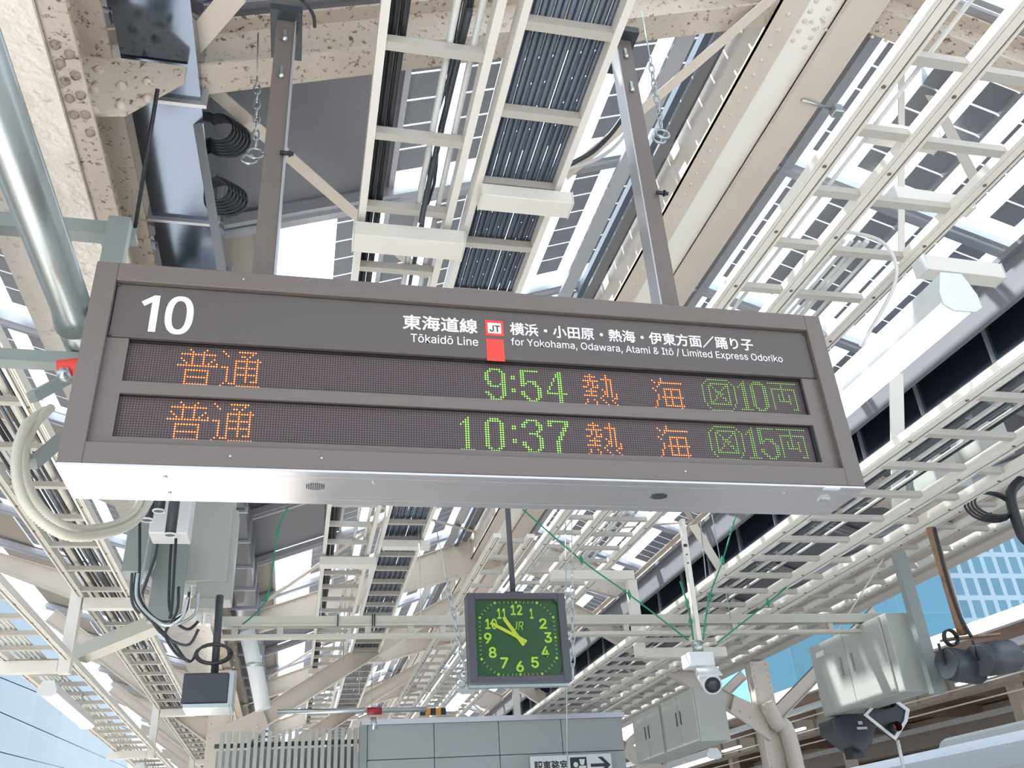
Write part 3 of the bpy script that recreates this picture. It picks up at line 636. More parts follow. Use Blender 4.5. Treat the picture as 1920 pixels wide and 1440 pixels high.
# right-hand racks
R1 = ladder('ivory triple-rail cable rack with bolts, upper right of the board', (2.92, 3.36, 4.04), 5.2, 1.2, 40, 0.52, 1.62, w=0.125, h=0.06)
along('cable', [(3.52, 5.29, 0.014), (3.58, 5.29, 0.012), (3.64, 5.29, 0.014), (3.70, 5.3, 0.02), (3.8, 5.29, 0.012)], 4.2, 40, CONDL, R1, kind='stuff')
along('conduit', [(3.05, 5.30, 0.014), (3.12, 5.3, 0.014)], 1.2, 40, CONDL, R1, kind='stuff')
R2 = ladder('ivory double-rail cable rack running below the board at lower right', (4.12, 4.98, 5.35), 4.1, 2.0, 40, 0.55, 2.6, w=0.12, h=0.06)
for i in range(8): along('cable', [(4.35+0.06*i, 4.19+0.015*(i % 3), 0.013+0.004*(i % 2))], 2.0, 40, [CONDL, BLACK, CONDUIT][i % 3], R2, wig=0.012)
along('strip', [(5.15, 4.2, 0.05)], 2.0, 30, RACK, R2)
R3 = ladder('ivory cable rack far at right beyond the brown speaker pole', (7.9, 8.35, 8.9), 5.2, 6.0, 40, 0.8, 6.3, w=0.12, h=0.08)
R4 = ladder('narrow ivory cable rack with cables passing above the green clock', (2.15, 2.55), 5.0, 9.5, 40, 0.6, 9.7, w=0.09, h=0.05)
# short box brackets with white ends at the upper right
for (px, q0, z, L, lab) in (((1622, 246), 0.10, 5.36, 0.50, 'uppermost of the short box brackets under the triple-rail rack'), ((1672, 368), 0.10, 5.36, 0.60, 'middle one of the short box brackets under the triple-rail rack'), ((1726, 500), 0.12, 5.0, 0.62, 'large cream box bracket with chamfered end, right of the triple-rail rack')):
    p = PZ(*px, z); boxbeam('box_bracket', lab, p, p+Vector((L, 0.02, 0)), q0, q0, capm=ENAM, group='short box brackets at the upper right')
for k in range(4):
    y = 11.0+7.1*k; t = thing('rack_bracket', 'cream stepped bracket under the lower right racks, %s from the front' % ord_[k], 'bracket', (3.9, y, 4.0), 'stepped rack brackets')
    b = MB(); b.box((3.2, y, 4.98), (4.35, y+0.12, 5.10)); b.build('upper_beam', RACK, t)
    MB().box((4.25, y-0.002, 3.97), (4.37, y+0.122, 4.975)).build('post', RACK, t); MB().box((4.372, y, 3.95), (5.5, y+0.12, 4.07)).build('lower_beam', RACK, t)

# left-hand cable ladder and outer rack
L1 = ladder('wide ivory cable ladder packed with cables at the left, beside the ribbed hoses', (-2.40, -1.89), 4.6, 1.8, 40, 0.74, 2.2, w=0.075, h=0.08)
for i in range(13): along('cable', [(-2.33+0.032*i, 4.70+0.018*(i % 3), 0.013+0.005*(i % 2))], 1.8, 40, [BLACK, CONDL, CONDUIT, BLACK][i % 4], L1, wig=0.014)
along('pipe', [(-2.05, 4.72, 0.035)], 1.8, 8.5, HOSE, L1); along('pipe', [(-2.30, 4.74, 0.045)], 9, 40, HOSE, L1)
L2 = ladder('outer ivory cable rack along the platform edge at the lower left', (-3.02, -2.42), 3.92, 3.0, 40, 0.62, 3.3, w=0.075, h=0.07)
along('cable', [(-2.95+0.05*i, 4.0, 0.012) for i in range(6)], 3.0, 40, HOSE, L2, wig=0.01, kind='stuff')
for k in range(4):
    y = 10.5+7.1*k; t = thing('rack_bracket', 'beige stepped bracket carrying the left racks, %s from the front' % ord_[k], 'bracket', (-2.4, y, 3.8), 'stepped rack brackets')
    MB().box((-2.36, y, 4.47), (-1.78, y+0.12, 4.59)).build('upper_beam', RACK, t)
    MB().box((-2.50, y-0.003, 3.78), (-2.38, y+0.123, 4.9)).build('post', RACK, t); MB().box((-3.15, y, 3.79), (-2.505, y+0.12, 3.91)).build('lower_beam', RACK, t)

# ================================================================== LIGHTS
def batten(lab, x, y0, y1, z, w=0.16, h=0.13, mt=TUBE, rods=()):
    t = thing('fluorescent_light', lab, 'light', (x, y0, z), 'batten lights under the racks')
    b = MB(); b.prism([(x-w*0.28, z+h), (x+w*0.28, z+h), (x+w/2, z+h*0.45), (x+w/2, z+h*0.2), (x-w/2, z+h*0.2), (x-w/2, z+h*0.45)], y0+0.012, y1-0.012); b.build('housing', ENAM, t)
    for y in (y0, y1-0.012): MB().prism([(x-w*0.3, z+h*1.02), (x+w*0.3, z+h*1.02), (x+w*0.53, z+h*0.45), (x+w*0.53, z+h*0.1), (x+w*0.3, z-0.012), (x-w*0.3, z-0.012), (x-w*0.53, z+h*0.1), (x-w*0.53, z+h*0.45)], y, y+0.012).build('end_cap', ENAM, t)
    if rods:
        for yy in rods[:-1]: MB().tube([(x, yy, z+h), (x, yy, rods[-1])], 0.008, 6).build('hanger_rod', GALV, t)
    MB().prism([(x-w*0.42, z+h*0.19), (x+w*0.42, z+h*0.19), (x+w*0.26, z), (x-w*0.26, z)], y0+0.014, y1-0.014).build('diffuser', mt, t)
    return t
t = batten('large lit white batten light hanging at the right end of the board', 3.46, 3.38, 6.1, 4.16, 0.23, 0.24, rods=(5.0, 5.8, 5.2))
c0 = MB(); c0.tube(smooth_path([(3.30, 3.9, 5.1), (3.42, 3.75, 4.9), (3.46, 3.8, 4.65), (3.40, 4.2, 4.42)]), 0.012, 6); c0.build('power_cable', CONDL, t)
batten('warm lit batten light below the outer rack at the lower left', -2.60, 10.65, 12.9, 3.58, 0.18, 0.15, TUBEW, rods=(11.2, 12.4, 3.92))
batten('smaller warm lit batten light farther back at the bottom left corner', -2.62, 17.8, 20.1, 3.58, 0.18, 0.15, TUBEW, rods=(18.4, 19.5, 3.92))
batten('short lit batten light seen directly below the green clock', 3.02, 16.6, 18.4, 4.55, 0.3, 0.22, rods=(17.0, 18.0, 5.0))
batten('lit batten light right of the pale column at lower right', 6.2, 13.4, 15.2, 2.96, 0.22, 0.14)
batten('lit batten light below the pair of small cabinets', 4.5, 12.6, 15.0, 2.45, 0.2, 0.14)

# ================================================================== PIPE, CHANNELS, HOSES (left)
t = thing('steel_pipe', 'thick galvanised steel pipe at the left edge, ending behind the board', 'pipe', (-1.3, 3, 4.4))
MB().tube([(-1.33, 1.2, 4.50), (-1.33, 4.45, 4.50), (-1.33, 4.62, 4.49)], [0.105, 0.105, 0.118], 24).build('pipe', GALV, t)
MB().tube([(-1.33, 4.622, 4.49), (-1.33, 4.75, 4.48), (-1.33, 5.9, 4.48)], [0.105, 0.10, 0.10], 24).build('far_pipe', GALV, t)
MB().box((-1.9, 4.75, 4.30), (-1.20, 4.85, 4.375)).build('support_channel', GREYG, None, label='grey steel channel crossing under the thick pipe, left of the board', category='channel')
MB().box((-1.95, 4.60, 5.12), (-1.10, 4.70, 5.15)).box((-1.95, 4.60, 5.15), (-1.10, 4.61, 5.22)).build('support_channel', GREYG, None, label='grey steel channel crossing below the peeling girder at upper left', category='channel')
MB().tube([(-1.12, 4.65, 5.15), (-0.98, 4.0, 5.75)], 0.012, 6).build('hanger_rod', BLACK, None, label='thin dark rod between the shiny duct and the upper grey channel', category='rod')
MB().box((-1.22, 4.42, 4.42), (-1.10, 4.50, 5.12)).build('channel_post', GREYG, None, label='short upright grey channel just left of the board corner', category='channel')
t = thing('pipe_coupling', 'small red coupling with chrome nut left of the board', 'coupling', (-1.1, 4.6, 4.15))
p = PY(128, 700, 4.3); MB().tube([p+Vector((-0.05, 0, 0.02)), p+Vector((0.10, 0, 0.05))], 0.05, 10).build('coupling', RED, t); q = MB(); q.dome(p+Vector((-0.01, -0.05, -0.03)), 0.035); q.tube([p+Vector((-0.01, -0.05, -0.03)), p+Vector((-0.01, 0.0, -0.02))], 0.035, 6); q.build('nut', GALV, t)
for (a, b_, lab) in (((60, 745), (165, 690), 'grey flat strut rising toward the red coupling, upper one'), ((60, 870), (125, 815), 'grey flat strut beside the ribbed hoses, lower one')):
    MB().beam(PY(*a, 4.6), PY(*b_, 4.9), 0.05, 0.06).build('strut', GREYG, None, label=lab, category='strut')
def hose(pts, r, n=10):
    path = smooth_path(pts, 26); rr = [r*(1.0 if i % 2 == 0 else 0.78) for i in range(len(path))]
    return MB().tube(path, rr, n)
hp = [PY(85, 770, 5.0), PY(48, 800, 4.6), PY(30, 870, 4.4), PY(52, 950, 4.3), PY(120, 1002, 4.4), PY(200, 1000, 4.8), PY(255, 975, 5.3), PY(285, 930, 6)]
hose(hp, 0.027).build('ribbed_hose', HOSE, None, label='beige ribbed hose in a deep loop, outer of the two at left', category='hose', group='ribbed hoses')
hp = [PY(95, 765, 4.9), PY(60, 805, 4.7), PY(45, 870, 4.55), PY(66, 938, 4.45), PY(125, 988, 4.5), PY(200, 988, 4.9), PY(250, 962, 5.4), PY(270, 920, 6.1)]
hose(hp, 0.026).build('ribbed_hose', HOSE, None, label='beige ribbed hose in a deep loop, inner of the two at left', category='hose', group='ribbed hoses')

# ================================================================== EQUIPMENT CLUSTER below the left end of the board
def bx(name, tlpx, brpx, Y, dep, m, par, **kw):
    a = PY(*tlpx, Y); b_ = PY(*brpx, Y); o = MB().box((a.x, Y, b_.z), (b_.x, Y+dep, a.z)).build(name, m, par, **kw); bevel(o, 0.008); return o
t = thing('junction_box_stack', 'tall pale grey casing on a column below the left end of the board', 'equipment box', (-0.95, 9.5, 4.3))
bx('casing', (360, 900), (425, 1090), 9.3, 0.35, GREYC, t); bx('casing', (318, 960), (372, 1090), 9.35, 0.3, GREYC, t); bx('casing', (385, 955), (432, 1125), 9.32, 0.3, GREYC, t); bx('lower_casing', (358, 1120), (402, 1142), 9.3, 0.3, GREYC, t)
for (x, y) in ((325, 1095), (345, 1098), (360, 1100), (368, 1150), (385, 1152)): bx('connector', (x, y), (x+10, y+18), 9.35, 0.1, ENAM, t)
bx('junction_box', (292, 900), (352, 1000), 8.0, 0.3, ENAM, None, label='white lidded box directly under the left end of the board', category='box')
bx('grey_box', (242, 975), (280, 1072), 8.6, 0.25, GREYG, None, label='green-grey flat box with cables hanging out, left of the pipe group', category='box')
bx('mounting_channel', (296, 1000), (336, 1165), 9.0, 0.1, GREYG, None, label='upright green-grey mounting channel in the equipment cluster', category='channel')
for k, (x, y, d) in enumerate(((298, 958, 7.5), (276, 975, 7.6), (266, 962, 7.7), (319, 1003, 7.4))):
    a = PY(x, y, d); o = thing('conduit_stub', ['dark open conduit end with pale rim, right one of the upper cluster', 'dark open conduit end with pale rim, lower left of the cluster', 'dark open conduit end with pale rim, half hidden under the board', 'dark open conduit end with pale rim, lowest one'][k], 'conduit', a, 'open conduit ends')
    MB().tube([a, a+Vector((0, 0.0, 0.55))], 0.044, 14).build('tube', DARK, o)
    b = MB(); rim = [a+Vector((math.cos(i*math.pi/8)*0.048, math.sin(i*math.pi/8)*0.048, 0)) for i in range(17)]; b.tube(rim, 0.008, 6); b.build('rim', ENAM, o)
cab = [((258, 1075), (256, 1120), (275, 1150), (310, 1172), (340, 1160), (352, 1120)), ((330, 1010), (326, 1080), (322, 1140), (318, 1160)), ((248, 1075), (246, 1110), (250, 1135), (262, 1150)), ((335, 1100), (333, 1140), (322, 1165), (310, 1190), (330, 1225), (355, 1240)), ((262, 980), (262, 1060), (262, 1120), (300, 1165), (345, 1150), (355, 1110)), ((285, 985), (270, 1060), (262, 1110), (290, 1160), (330, 1170), (366, 1150), (372, 1110)),
       ((322, 1010), (318, 1080), (320, 1150), (350, 1180), (372, 1165)), ((300, 975), (292, 1040), (275, 1090), (268, 1125), (300, 1185), (350, 1210), (372, 1180)),
       ((255, 1075), (252, 1110), (262, 1140), (320, 1200), (352, 1240), (368, 1225)), ((270, 1000), (290, 1050), (278, 1080), (258, 1120))]
for k, c0 in enumerate(cab):
    m = [GALV, BLACK, DARK, BLACK, BLACK, GALV, BLACK, DARK, BLACK, GALV][k]
    MB().tube(smooth_path([PY(x, y, 8.0+0.08*k) for x, y in c0], 6), 0.014, 6).build('looped_cable', m, None, label=['curved silver', 'straight black', 'short charcoal', 'S-shaped black', 'long black', 'silver', 'short black', 'charcoal', 'lowest black', 'thin silver'][k]+' looped cable below the equipment boxes under the board', category='cable', group='looped cables')
# monitor-like black box
t = thing('display_unit', 'black box-shaped monitor with silver lower edge hanging at lower left', 'monitor', PY(390, 1250, 8.5))
a = PY(345, 1262, 8.5); b_ = PY(425, 1318, 8.5)
bevel(MB().box((a.x, 8.5, b_.z), (b_.x, 8.95, a.z)).build('body', DARK, t), 0.01)
MB().box((a.x+0.02, 8.49, b_.z-0.035), (b_.x+0.02, 8.9, b_.z-0.003)).build('lower_tray', GALV, t); MB().box((b_.x+0.003, 8.52, b_.z-0.03), (b_.x+0.04, 8.95, a.z+0.02)).build('side_plate', GALV, t)
MB().tube([((a.x+b_.x)/2+0.05, 8.7, a.z+0.003), ((a.x+b_.x)/2+0.03, 8.7, a.z+0.75)], 0.035, 10).build('hanger', DARK, t)
b = MB(); c1 = PY(400, 1225, 8.5)
for k in range(3): b.tube([c1+Vector((math.cos(i*math.pi/8)*(0.14+0.01*k), 0.02*k, math.sin(i*math.pi/8)*0.085)) for i in range(17)], 0.013, 6)
b.build('cable_coil', BLACK, t)
t = thing('white_downpipe', 'white round downpipe below the long crossbeam at left', 'pipe', PY(475, 1190, 12)); MB().tube([PY(463, 1185, 12), PY(478, 1250, 12), PY(494, 1330, 12)], 0.10, 14).build('pipe', ENAM, t)
b = MB(); pj = PY(478, 1248, 12); b.tube([pj+Vector((0,0,0.02)), pj-Vector((0,0,0.02))], 0.112, 14); b.build('joint_ring', GALV, t)

# ================================================================== LONG CROSSBEAM, CLOCK
t = thing('crossbeam', 'long grey-beige double channel crossing behind the green clock', 'beam', (3, 9, 3.9))
XB = mat('grey_beige_channel', (0.50, 0.49, 0.43), 0.45, mottle=0.3, dirt=0.05)
z = PY(860, 1172, 9).z; xa = PY(415, 1170, 9).x; xb = PY(1700, 1150, 9).x
b = MB(); b.box((xa, 9, z+0.02), (xb, 9.1, z+0.10)); b.box((xa, 8.985, z+0.0), (xb, 9.1, z+0.018)); b.build('upper_channel', XB, t)
b = MB(); b.box((xa, 9, z-0.11), (xb, 9.1, z-0.075)); b.build('lower_channel', XB, t)
for x in (440, 525, 690, 770, 830, 1175, 1380, 1560):
    p = PY(x, 1185, 9.02); MB().box((p.x-0.03, 9.01, z-0.074), (p.x+0.03, 9.06, z-0.001)).build('spacer', XB, t)
for x in (633, 698, 702): p = PY(x, 1170, 9); MB().box((p.x-0.006, 8.975, z-0.01), (p.x+0.006, 8.984, z+0.11)).build('cable_tie', BLACK, t)

def clock():
    t = thing('clock', 'square hanging station clock with green face and lime numerals', 'clock', (1.52, 6.2, 3.1))
    x0, x1, z0, z1, y = 1.155, 1.885, 2.770, 3.398, 6.2
    w = 0.055
    b = MB(); b.box((x0, y, z0), (x0+w, y+0.12, z1)); b.box((x1-w, y, z0), (x1, y+0.12, z1)); b.box((x0+w, y, z0), (x1-w, y+0.12, z0+w*0.8)); b.box((x0+w, y, z1-w*0.8), (x1-w, y+0.12, z1)); bevel(b.build('case', CLKF, t), 0.003)
    MB().box((x0+0.004, y+0.06, z0-0.02), (x1-0.004, y+0.12, z0-0.001)).build('lower_trim', GALV, t)
    f = MB().box((x0+w, y+0.03, z0+w*0.8), (x1-w, y+0.1, z1-w*0.8)).build('dial', CLKG, t)
    MB().box((x0+w, y+0.002, z0+w*0.8), (x1-w, y+0.004, z1-w*0.8)).build('cover_glass', CLEARG, t)
    b = MB()   # rounded corner masks
    for sx, sz, cx, cz in ((1, 1, x0+w, z0+w*0.8), (-1, 1, x1-w, z0+w*0.8), (-1, -1, x1-w, z1-w*0.8), (1, -1, x0+w, z1-w*0.8)):
        r = 0.05; pts = [(cx, cz)]+[(cx+sx*(r-r*math.cos(a*math.pi/10)), cz+sz*(r-r*math.sin(a*math.pi/10))) for a in range(6)]
        b.add([(p[0], y+0.006, p[1]) for p in pts], [(0, i, i+1) for i in range(1, 6)])
    b.build('corner_mask', CLKF, t)
    cx, cz = (x0+x1)/2, (z0+z1)/2-0.003; yd = y+0.0285
    for h in range(1, 13):
        a = math.radians(30*h); R_ = 0.215; k = 1.0+0.0*h
        px_, pz_ = cx+math.sin(a)*R_*1.03, cz+math.cos(a)*R_*0.93
        wd = 0.086 if h >= 10 else 0.056
        if h == 11: wd = 0.068
        if h == 1: wd = 0.026
        text(str(h), 'numeral', CLKN, f, px_-wd/2, px_+wd/2, pz_-0.038, pz_+0.038, yd, 0.02)
    b = MB()
    for k in range(60):
        a = math.radians(6*k); q = 1.0/max(abs(math.sin(a)), abs(math.cos(a))); r0 = 0.268*min(q, 1.14)
        hour = k % 5 == 0; s_ = 0.0085 if hour else 0.002; L = 0.0085 if hour else 0.008
        c = Vector((cx+math.sin(a)*r0*1.03, yd, cz+math.cos(a)*r0*0.95)); d = Vector((math.sin(a), 0, math.cos(a))); e = Vector((math.cos(a), 0, -math.sin(a)))
        b.add([c-d*L-e*s_, c+d*L-e*s_, c+d*L+e*s_, c-d*L+e*s_], [(0, 1, 2, 3)])
    b.build('minute_marks', CLKN, f, kind='stuff')
    text('JR', 'logo', CLKN, f, cx-0.035, cx+0.045, cz+0.055, cz+0.115, yd, -0.004, shear=0.2)
    for name, ang, L, wd, yy in (('minute_hand', 298, 0.225, 0.011, y+0.018), ('hour_hand', 325, 0.165, 0.013, y+0.022)):
        a = math.radians(ang); d = Vector((math.sin(a), 0, math.cos(a))); c = Vector((cx, yy, cz))
        MB().beam(c-d*0.065, c+d*L, wd*2, 0.003, up=(0, 1, 0)).build(name, CLKH, t)
    MB().tube([(cx, y+0.012, cz), (cx, y+0.03, cz)], 0.012, 12).build('hub', CLKH, t)
    pt = PY(955, 950, 6.25); MB().tube([(1.51, 6.26, z1), (1.51, 6.26, 5.6)], 0.021, 12).build('hanging_pole', CLKF, t)
    MB().box((1.44, 6.22, z1+0.001), (1.58, 6.30, z1+0.015)).build('pole_flange', CLKF, t)
clock()

# ================================================================== SECURITY CAMERA, CABINETS, SIGNALS, SPEAKERS
t = thing('security_camera', 'white bullet camera with junction box on a slim pole right of the clock', 'camera', PY(1310, 1240, 8))
MB().beam(PY(1278, 975, 8), PY(1310, 1205, 8), 0.075, 0.04).build('strut_pole', RACK, t)
b = MB()
for y in (1023, 1040, 1056): q = PY(1282+(y-1000)*0.14, y, 7.97); b.dome(q, 0.014 if y > 1030 else 0.024)
b.build('pole_bolts', DARK, t, kind='stuff')
a = PY(1287, 1224, 7.95); b_ = PY(1338, 1250, 7.95); bevel(MB().box((a.x, 7.9, b_.z), (b_.x, 8.1, a.z)).build('mount_box', ENAM, t), 0.008)
MB().tube([PY(1307, 1203, 8.0), PY(1310, 1225, 8.0)], 0.05, 12).build('pole_collar', GALV, t)
p0 = PY(1318, 1258, 8.05); p1 = PY(1336, 1284, 7.75)
MB().tube([p0, p0.lerp(p1, 0.12), p1], [0.06, 0.085, 0.09], 20).build('camera_body', ENAM, t)
d = (p1-p0).normalized(); MB().tube([p1+d*0.001, p1+d*0.01], 0.072, 20).build('lens_ring', BLACK, t); q = MB(); q.dome(p1+d*0.011, 0.045, d, 0.3); q.build('lens', DARK, t)
MB().beam(p0+Vector((-0.01, 0, 0.09)), p1+Vector((0, 0, 0.10))+d*0.05, 0.19, 0.012).build('sun_shield', ENAM, t)

t = thing('equipment_cabinet', 'large pale grey double-door cabinet hanging at the lower right', 'cabinet', (6.2, 9, 3.0))
bevel(MB().box((6.225, 8.55, 3.035), (6.60, 10.18, 3.862)).build('body', GREYC, t), 0.008)
ym = 9.42
for (y0, y1, nm) in ((8.66, ym-0.004, 0), (ym+0.004, 10.16, 1)):
    d_ = MB().box((6.2, y0, 3.05), (6.224, y1, 3.85)).build('door', GREYC, t); bevel(d_, 0.005)
    yy = ym-0.13 if nm == 0 else ym+0.11
    o = MB().box((6.192, yy, 3.40), (6.199, yy+0.035, 3.60)).build('handle', GREYG, d_)
    if nm: bevel(MB().box((6.196, 9.86, 3.70), (6.199, 10.04, 3.76)).build('label_strip', ENAM, d_), 0.0005)
p = MB(); p.box((6.42, 8.36, 2.98), (6.56, 8.44, 4.5)); p.build('support_channel', GREYG, None, label='upright blue-grey steel channel at the right side of the large cabinet', category='channel')
for k, y0 in enumerate((10.28, 11.40)):
    t = thing('equipment_cabinet', ['pale double-door wall cabinet, right one of the small pair', 'pale double-door wall cabinet, left one of the small pair'][k], 'cabinet', (4.6, y0, 2.8), 'pair of small cabinets')
    bevel(MB().box((4.622, y0, 2.83), (5.0, y0+1.05, 3.44)).build('body', GREYC, t), 0.006)
    for j in range(2):
        d_ = MB().box((4.6, y0+0.01+0.52*j, 2.84), (4.621, y0+0.515+0.52*j, 3.43)).build('door', GREYC, t); bevel(d_, 0.004)
        MB().box((4.594, y0+(0.44 if j == 0 else 0.57), 3.08), (4.599, y0+(0.465 if j == 0 else 0.595), 3.24)).build('handle', DARK, d_)

t = thing('signal_light', 'black railway signal with white pentagon border and red lamp at lower right', 'signal', PY(1662, 1345, 9.6))
Yq = 9.6
out_ = [(1620, 1340), (1640, 1318), (1682, 1312), (1706, 1330), (1702, 1352), (1680, 1388)]
cen = Vector((1663, 1342)); pts = [PY(*p, Yq) for p in out_]; ce = PY(cen.x, cen.y, Yq)
inn = [ce+(p-ce)*0.83 for p in pts]
MB().prism([(p.x, p.z) for p in pts], Yq+0.02, Yq+0.05).build('backing_plate', BLACK, t)
b = MB(); n = len(pts)
for i in range(n):
    a, c = pts[i], pts[(i+1) % n]; a2, c2 = inn[i], inn[(i+1) % n]; fr = Vector((0, -0.0, 0)); bk = Vector((0, 0.018, 0))
    b.add([a, c, c2, a2, a+bk, c+bk, c2+bk, a2+bk], [(0, 1, 2, 3), (7, 6, 5, 4), (0, 4, 5, 1), (3, 2, 6, 7)])
b.build('white_border', ENAM, t)
for (x, y) in ((1674, 1364), (1662, 1320)):
    p = PY(x, y, Yq); MB().tube([p+Vector((0, 0.015, 0)), p+Vector((0, -0.10, 0))], 0.055, 14, cap=False).build('visor', BLACK, t); q = MB(); q.dome(p+Vector((0, 0.0, 0)), 0.035); q.build('lamp', LAMPR, t)
MB().tube([PY(1683, 1388, Yq+0.03), PY(1694, 1440, Yq+0.03)], 0.02, 8).build('stand', ENAM, t)
t = thing('speaker_horn', 'dark angular device with pale markings left of the pentagon signal', 'device', PY(1605, 1370, 10))
q = [(1562, 1348), (1580, 1340), (1625, 1336), (1643, 1362), (1636, 1395), (1618, 1410), (1588, 1388), (1566, 1372)]
bevel(MB().prism([(PY(*p, 10).x, PY(*p, 10).z) for p in q], 10, 10.35).build('body', DARK, t), 0.012)
for (x0_, y0_, x1_, y1_) in ((1609, 1352, 1618, 1358), (1607, 1363, 1627, 1367)):
    a = PY(x0_, y0_, 9.99); b_ = PY(x1_, y1_, 9.99); MB().box((a.x, 9.993, b_.z), (b_.x, 9.999, a.z)).build('marking', ENAM, t)
MB().box((PY(1601, 1390, 10).x, 10.08, PY(1601, 1420, 10).z), (PY(1622, 1390, 10).x, 10.25, PY(1601, 1400, 10).z)).build('bracket', BLACK, t)

# pole with twin speakers
t = thing('twin_speaker', 'pair of charcoal horn speakers on a rusty brown pole at the right edge', 'speaker', PY(1810, 1190, 8))
MB().tube([PY(1745, 990, 8), PY(1805, 1190, 8)], 0.05, 12).build('pole', BROWN, t)
MB().tube(smooth_path([PY(1752, 990, 7.93), PY(1775, 1080, 7.93), PY(1798, 1150, 7.93), PY(1822, 1195, 7.9)]), 0.018, 8).build('cable', BLACK, t)
a = PY(1768, 1200, 8); b_ = PY(1870, 1190, 8); MB().beam(a, b_, 0.1, 0.02).build('cross_plate', BROWN, t)
for (p, q, mm, m2) in (((1838, 1238), (1890, 1230), DARK, SPECK), ((1775, 1245), (1830, 1252), DARK, DARK)):
    a = PY(*p, 7.8 if m2 is SPECK else 7.95); b_ = PY(*q, 8.0)
    MB().tube([a, a.lerp(b_, 0.25), b_], [0.155, 0.165, 0.165], 22).build('speaker_body', m2, t)
    d = (a-b_).normalized(); MB().tube([a+d*0.001, a+d*0.02], [0.158, 0.145], 22).build('speaker_front', DARK, t)
    MB().beam(a+d*0.03+Vector((0, 0, 0.0)), a+d*0.03+Vector((-0.0, 0, 0.2)), 0.03, 0.012, up=(1, 0, 0)).build('mount_strap', BLACK, t)
b = MB(); c1 = PY(1785, 1195, 7.9)
for k in range(3): b.tube([c1+Vector((math.cos(i*math.pi/8)*0.075, 0.02*k, math.sin(i*math.pi/8)*0.08)) for i in range(17)], 0.01, 6)
b.build('cable_loop', BLACK, t)
# cable coils and steel boxes in the lower right rack
t = thing('cable_coil', 'black cable coil hanging at the right edge beside the racks', 'cable', PY(1880, 960, 7)); b = MB()
for k in range(4):
    c1 = PY(1865, 945, 6.8); b.tube([c1+Vector((math.cos(i*math.pi/10)*(0.22+0.015*k), 0.03*k, math.sin(i*math.pi/10)*(0.12+0.01*k))) for i in range(21)], 0.012, 6)
b.tube(smooth_path([PY(1915, 900, 6.8), PY(1895, 930, 6.8), PY(1915, 1000, 6.8), PY(1935, 1020, 6.8)]), 0.05, 8); b.build('coil', BLACK, t)
for (tl, br, Y, lab) in (((1820, 788), (1905, 850), 5.2, 'pale metal box with mirrored base between the lower right racks, nearer one'), ((1740, 850), (1828, 912), 6.0, 'pale metal box between the lower right racks, farther one'), ((1700, 898), (1752, 940), 6.6, 'small dark grille box between the lower right racks')):
    bx('rack_box', tl, br, Y, 0.3, GREYC if 'dark' not in lab else GREYG, None, label=lab, category='box')

# ================================================================== CHAINS, WIRES, ROPES
def chain(lab, px0, px1, Y, ring=True):
    a = PY(*px0, Y); b_ = PY(*px1, Y); t = thing('safety_chain', lab, 'chain', a, 'safety chains beside the hanger posts')
    mid = a.lerp(b_, 0.42); MB().tube([a, mid], 0.005, 6).build('wire', GALV, t)
    n = 9
    for i in range(n):
        c = mid.lerp(b_, (i+0.5)/n); L = (b_-mid).length/n*0.68; ax = Vector((1, 0, 0)) if i % 2 else Vector((0, 1, 0)); d = (b_-mid).normalized()
        MB().tube([c+d*(math.cos(k*math.pi/5)*L)+ax*(math.sin(k*math.pi/5)*0.018) for k in range(11)], 0.006, 5).build('link', GALV, t)
    if ring:
        for k, rr in ((0, 0.045), (1, 0.04)):
            c = b_+Vector((-0.03*k, 0, -0.05-0.05*k)); MB().tube([c+Vector((math.cos(i*math.pi/8)*rr, 0.2*rr*math.sin(i*math.pi/8), math.sin(i*math.pi/8)*rr)) for i in range(17)], 0.008, 6).build('ring', GALV, t)
chain('steel safety chain with rings hanging left of the left hanger post', (484, 62), (480, 275), 3.95)
chain('steel safety chain with ring beside the right hanger post', (1204, 20), (1240, 240), 3.75)
chain('thin wire and chain hanging left of the green clock', (815, 975), (871, 1255), 7.0)
chain('thin wire and chain hanging directly right of the green clock', (1072, 955), (1074, 1270), 7.0, False)
ropes = [((450, 1175), (500, 1120), (520, 1000), (540, 950), 'green rope rising to the board below its left part', 9), ((980, 955), (1090, 1050), (1180, 1115), (1290, 1200), 'green rope slanting down to the security camera', 8.2),
         ((1380, 965), (1355, 1050), (1330, 1120), (1318, 1200), 'green rope from the board down to the right of the camera pole', 7.8), ((1275, 1090), (1288, 1130), (1295, 1165), (1300, 1200), 'short green rope left of the camera pole', 8), ((1550, 1040), (1500, 1080), (1440, 1130), (1345, 1205), 'green tipped wire from the right rack toward the camera', 8.4)]
for (a, b_, c, d, lab, Y) in ropes:
    t = thing('rope', lab, 'rope', PY(*a, Y)); pts = smooth_path([PY(*q, Y) for q in (a, b_, c, d)], 8)
    MB().tube(pts, 0.008, 6).build('line', GREEN, t)
    for q in (b_, c): b = MB(); p = PY(*q, Y); b.tube([p+Vector((0, 0, 0.05)), p, p-Vector((0, 0, 0.05))], [0.004, 0.022, 0.004], 8); b.build('knot', GREEN, t)
for (x, y0, x1, y1, Y, lab) in ((1060, 950, 1064, 1440, 9.5, 'thin vertical wire right of the clock pole'), (1335, 965, 1370, 1160, 9, 'thin straight wire between the green ropes'), (785, 985, 790, 1160, 10, 'thin pair of rods left of the clock, rear one'), (1312, 965, 1330, 1150, 8.8, 'thin wire left of the green rope')):
    MB().tube([PY(x, y0, Y), PY(x1, y1, Y)], 0.006, 6).build('thin_wire', GALV, None, label=lab, category='wire')
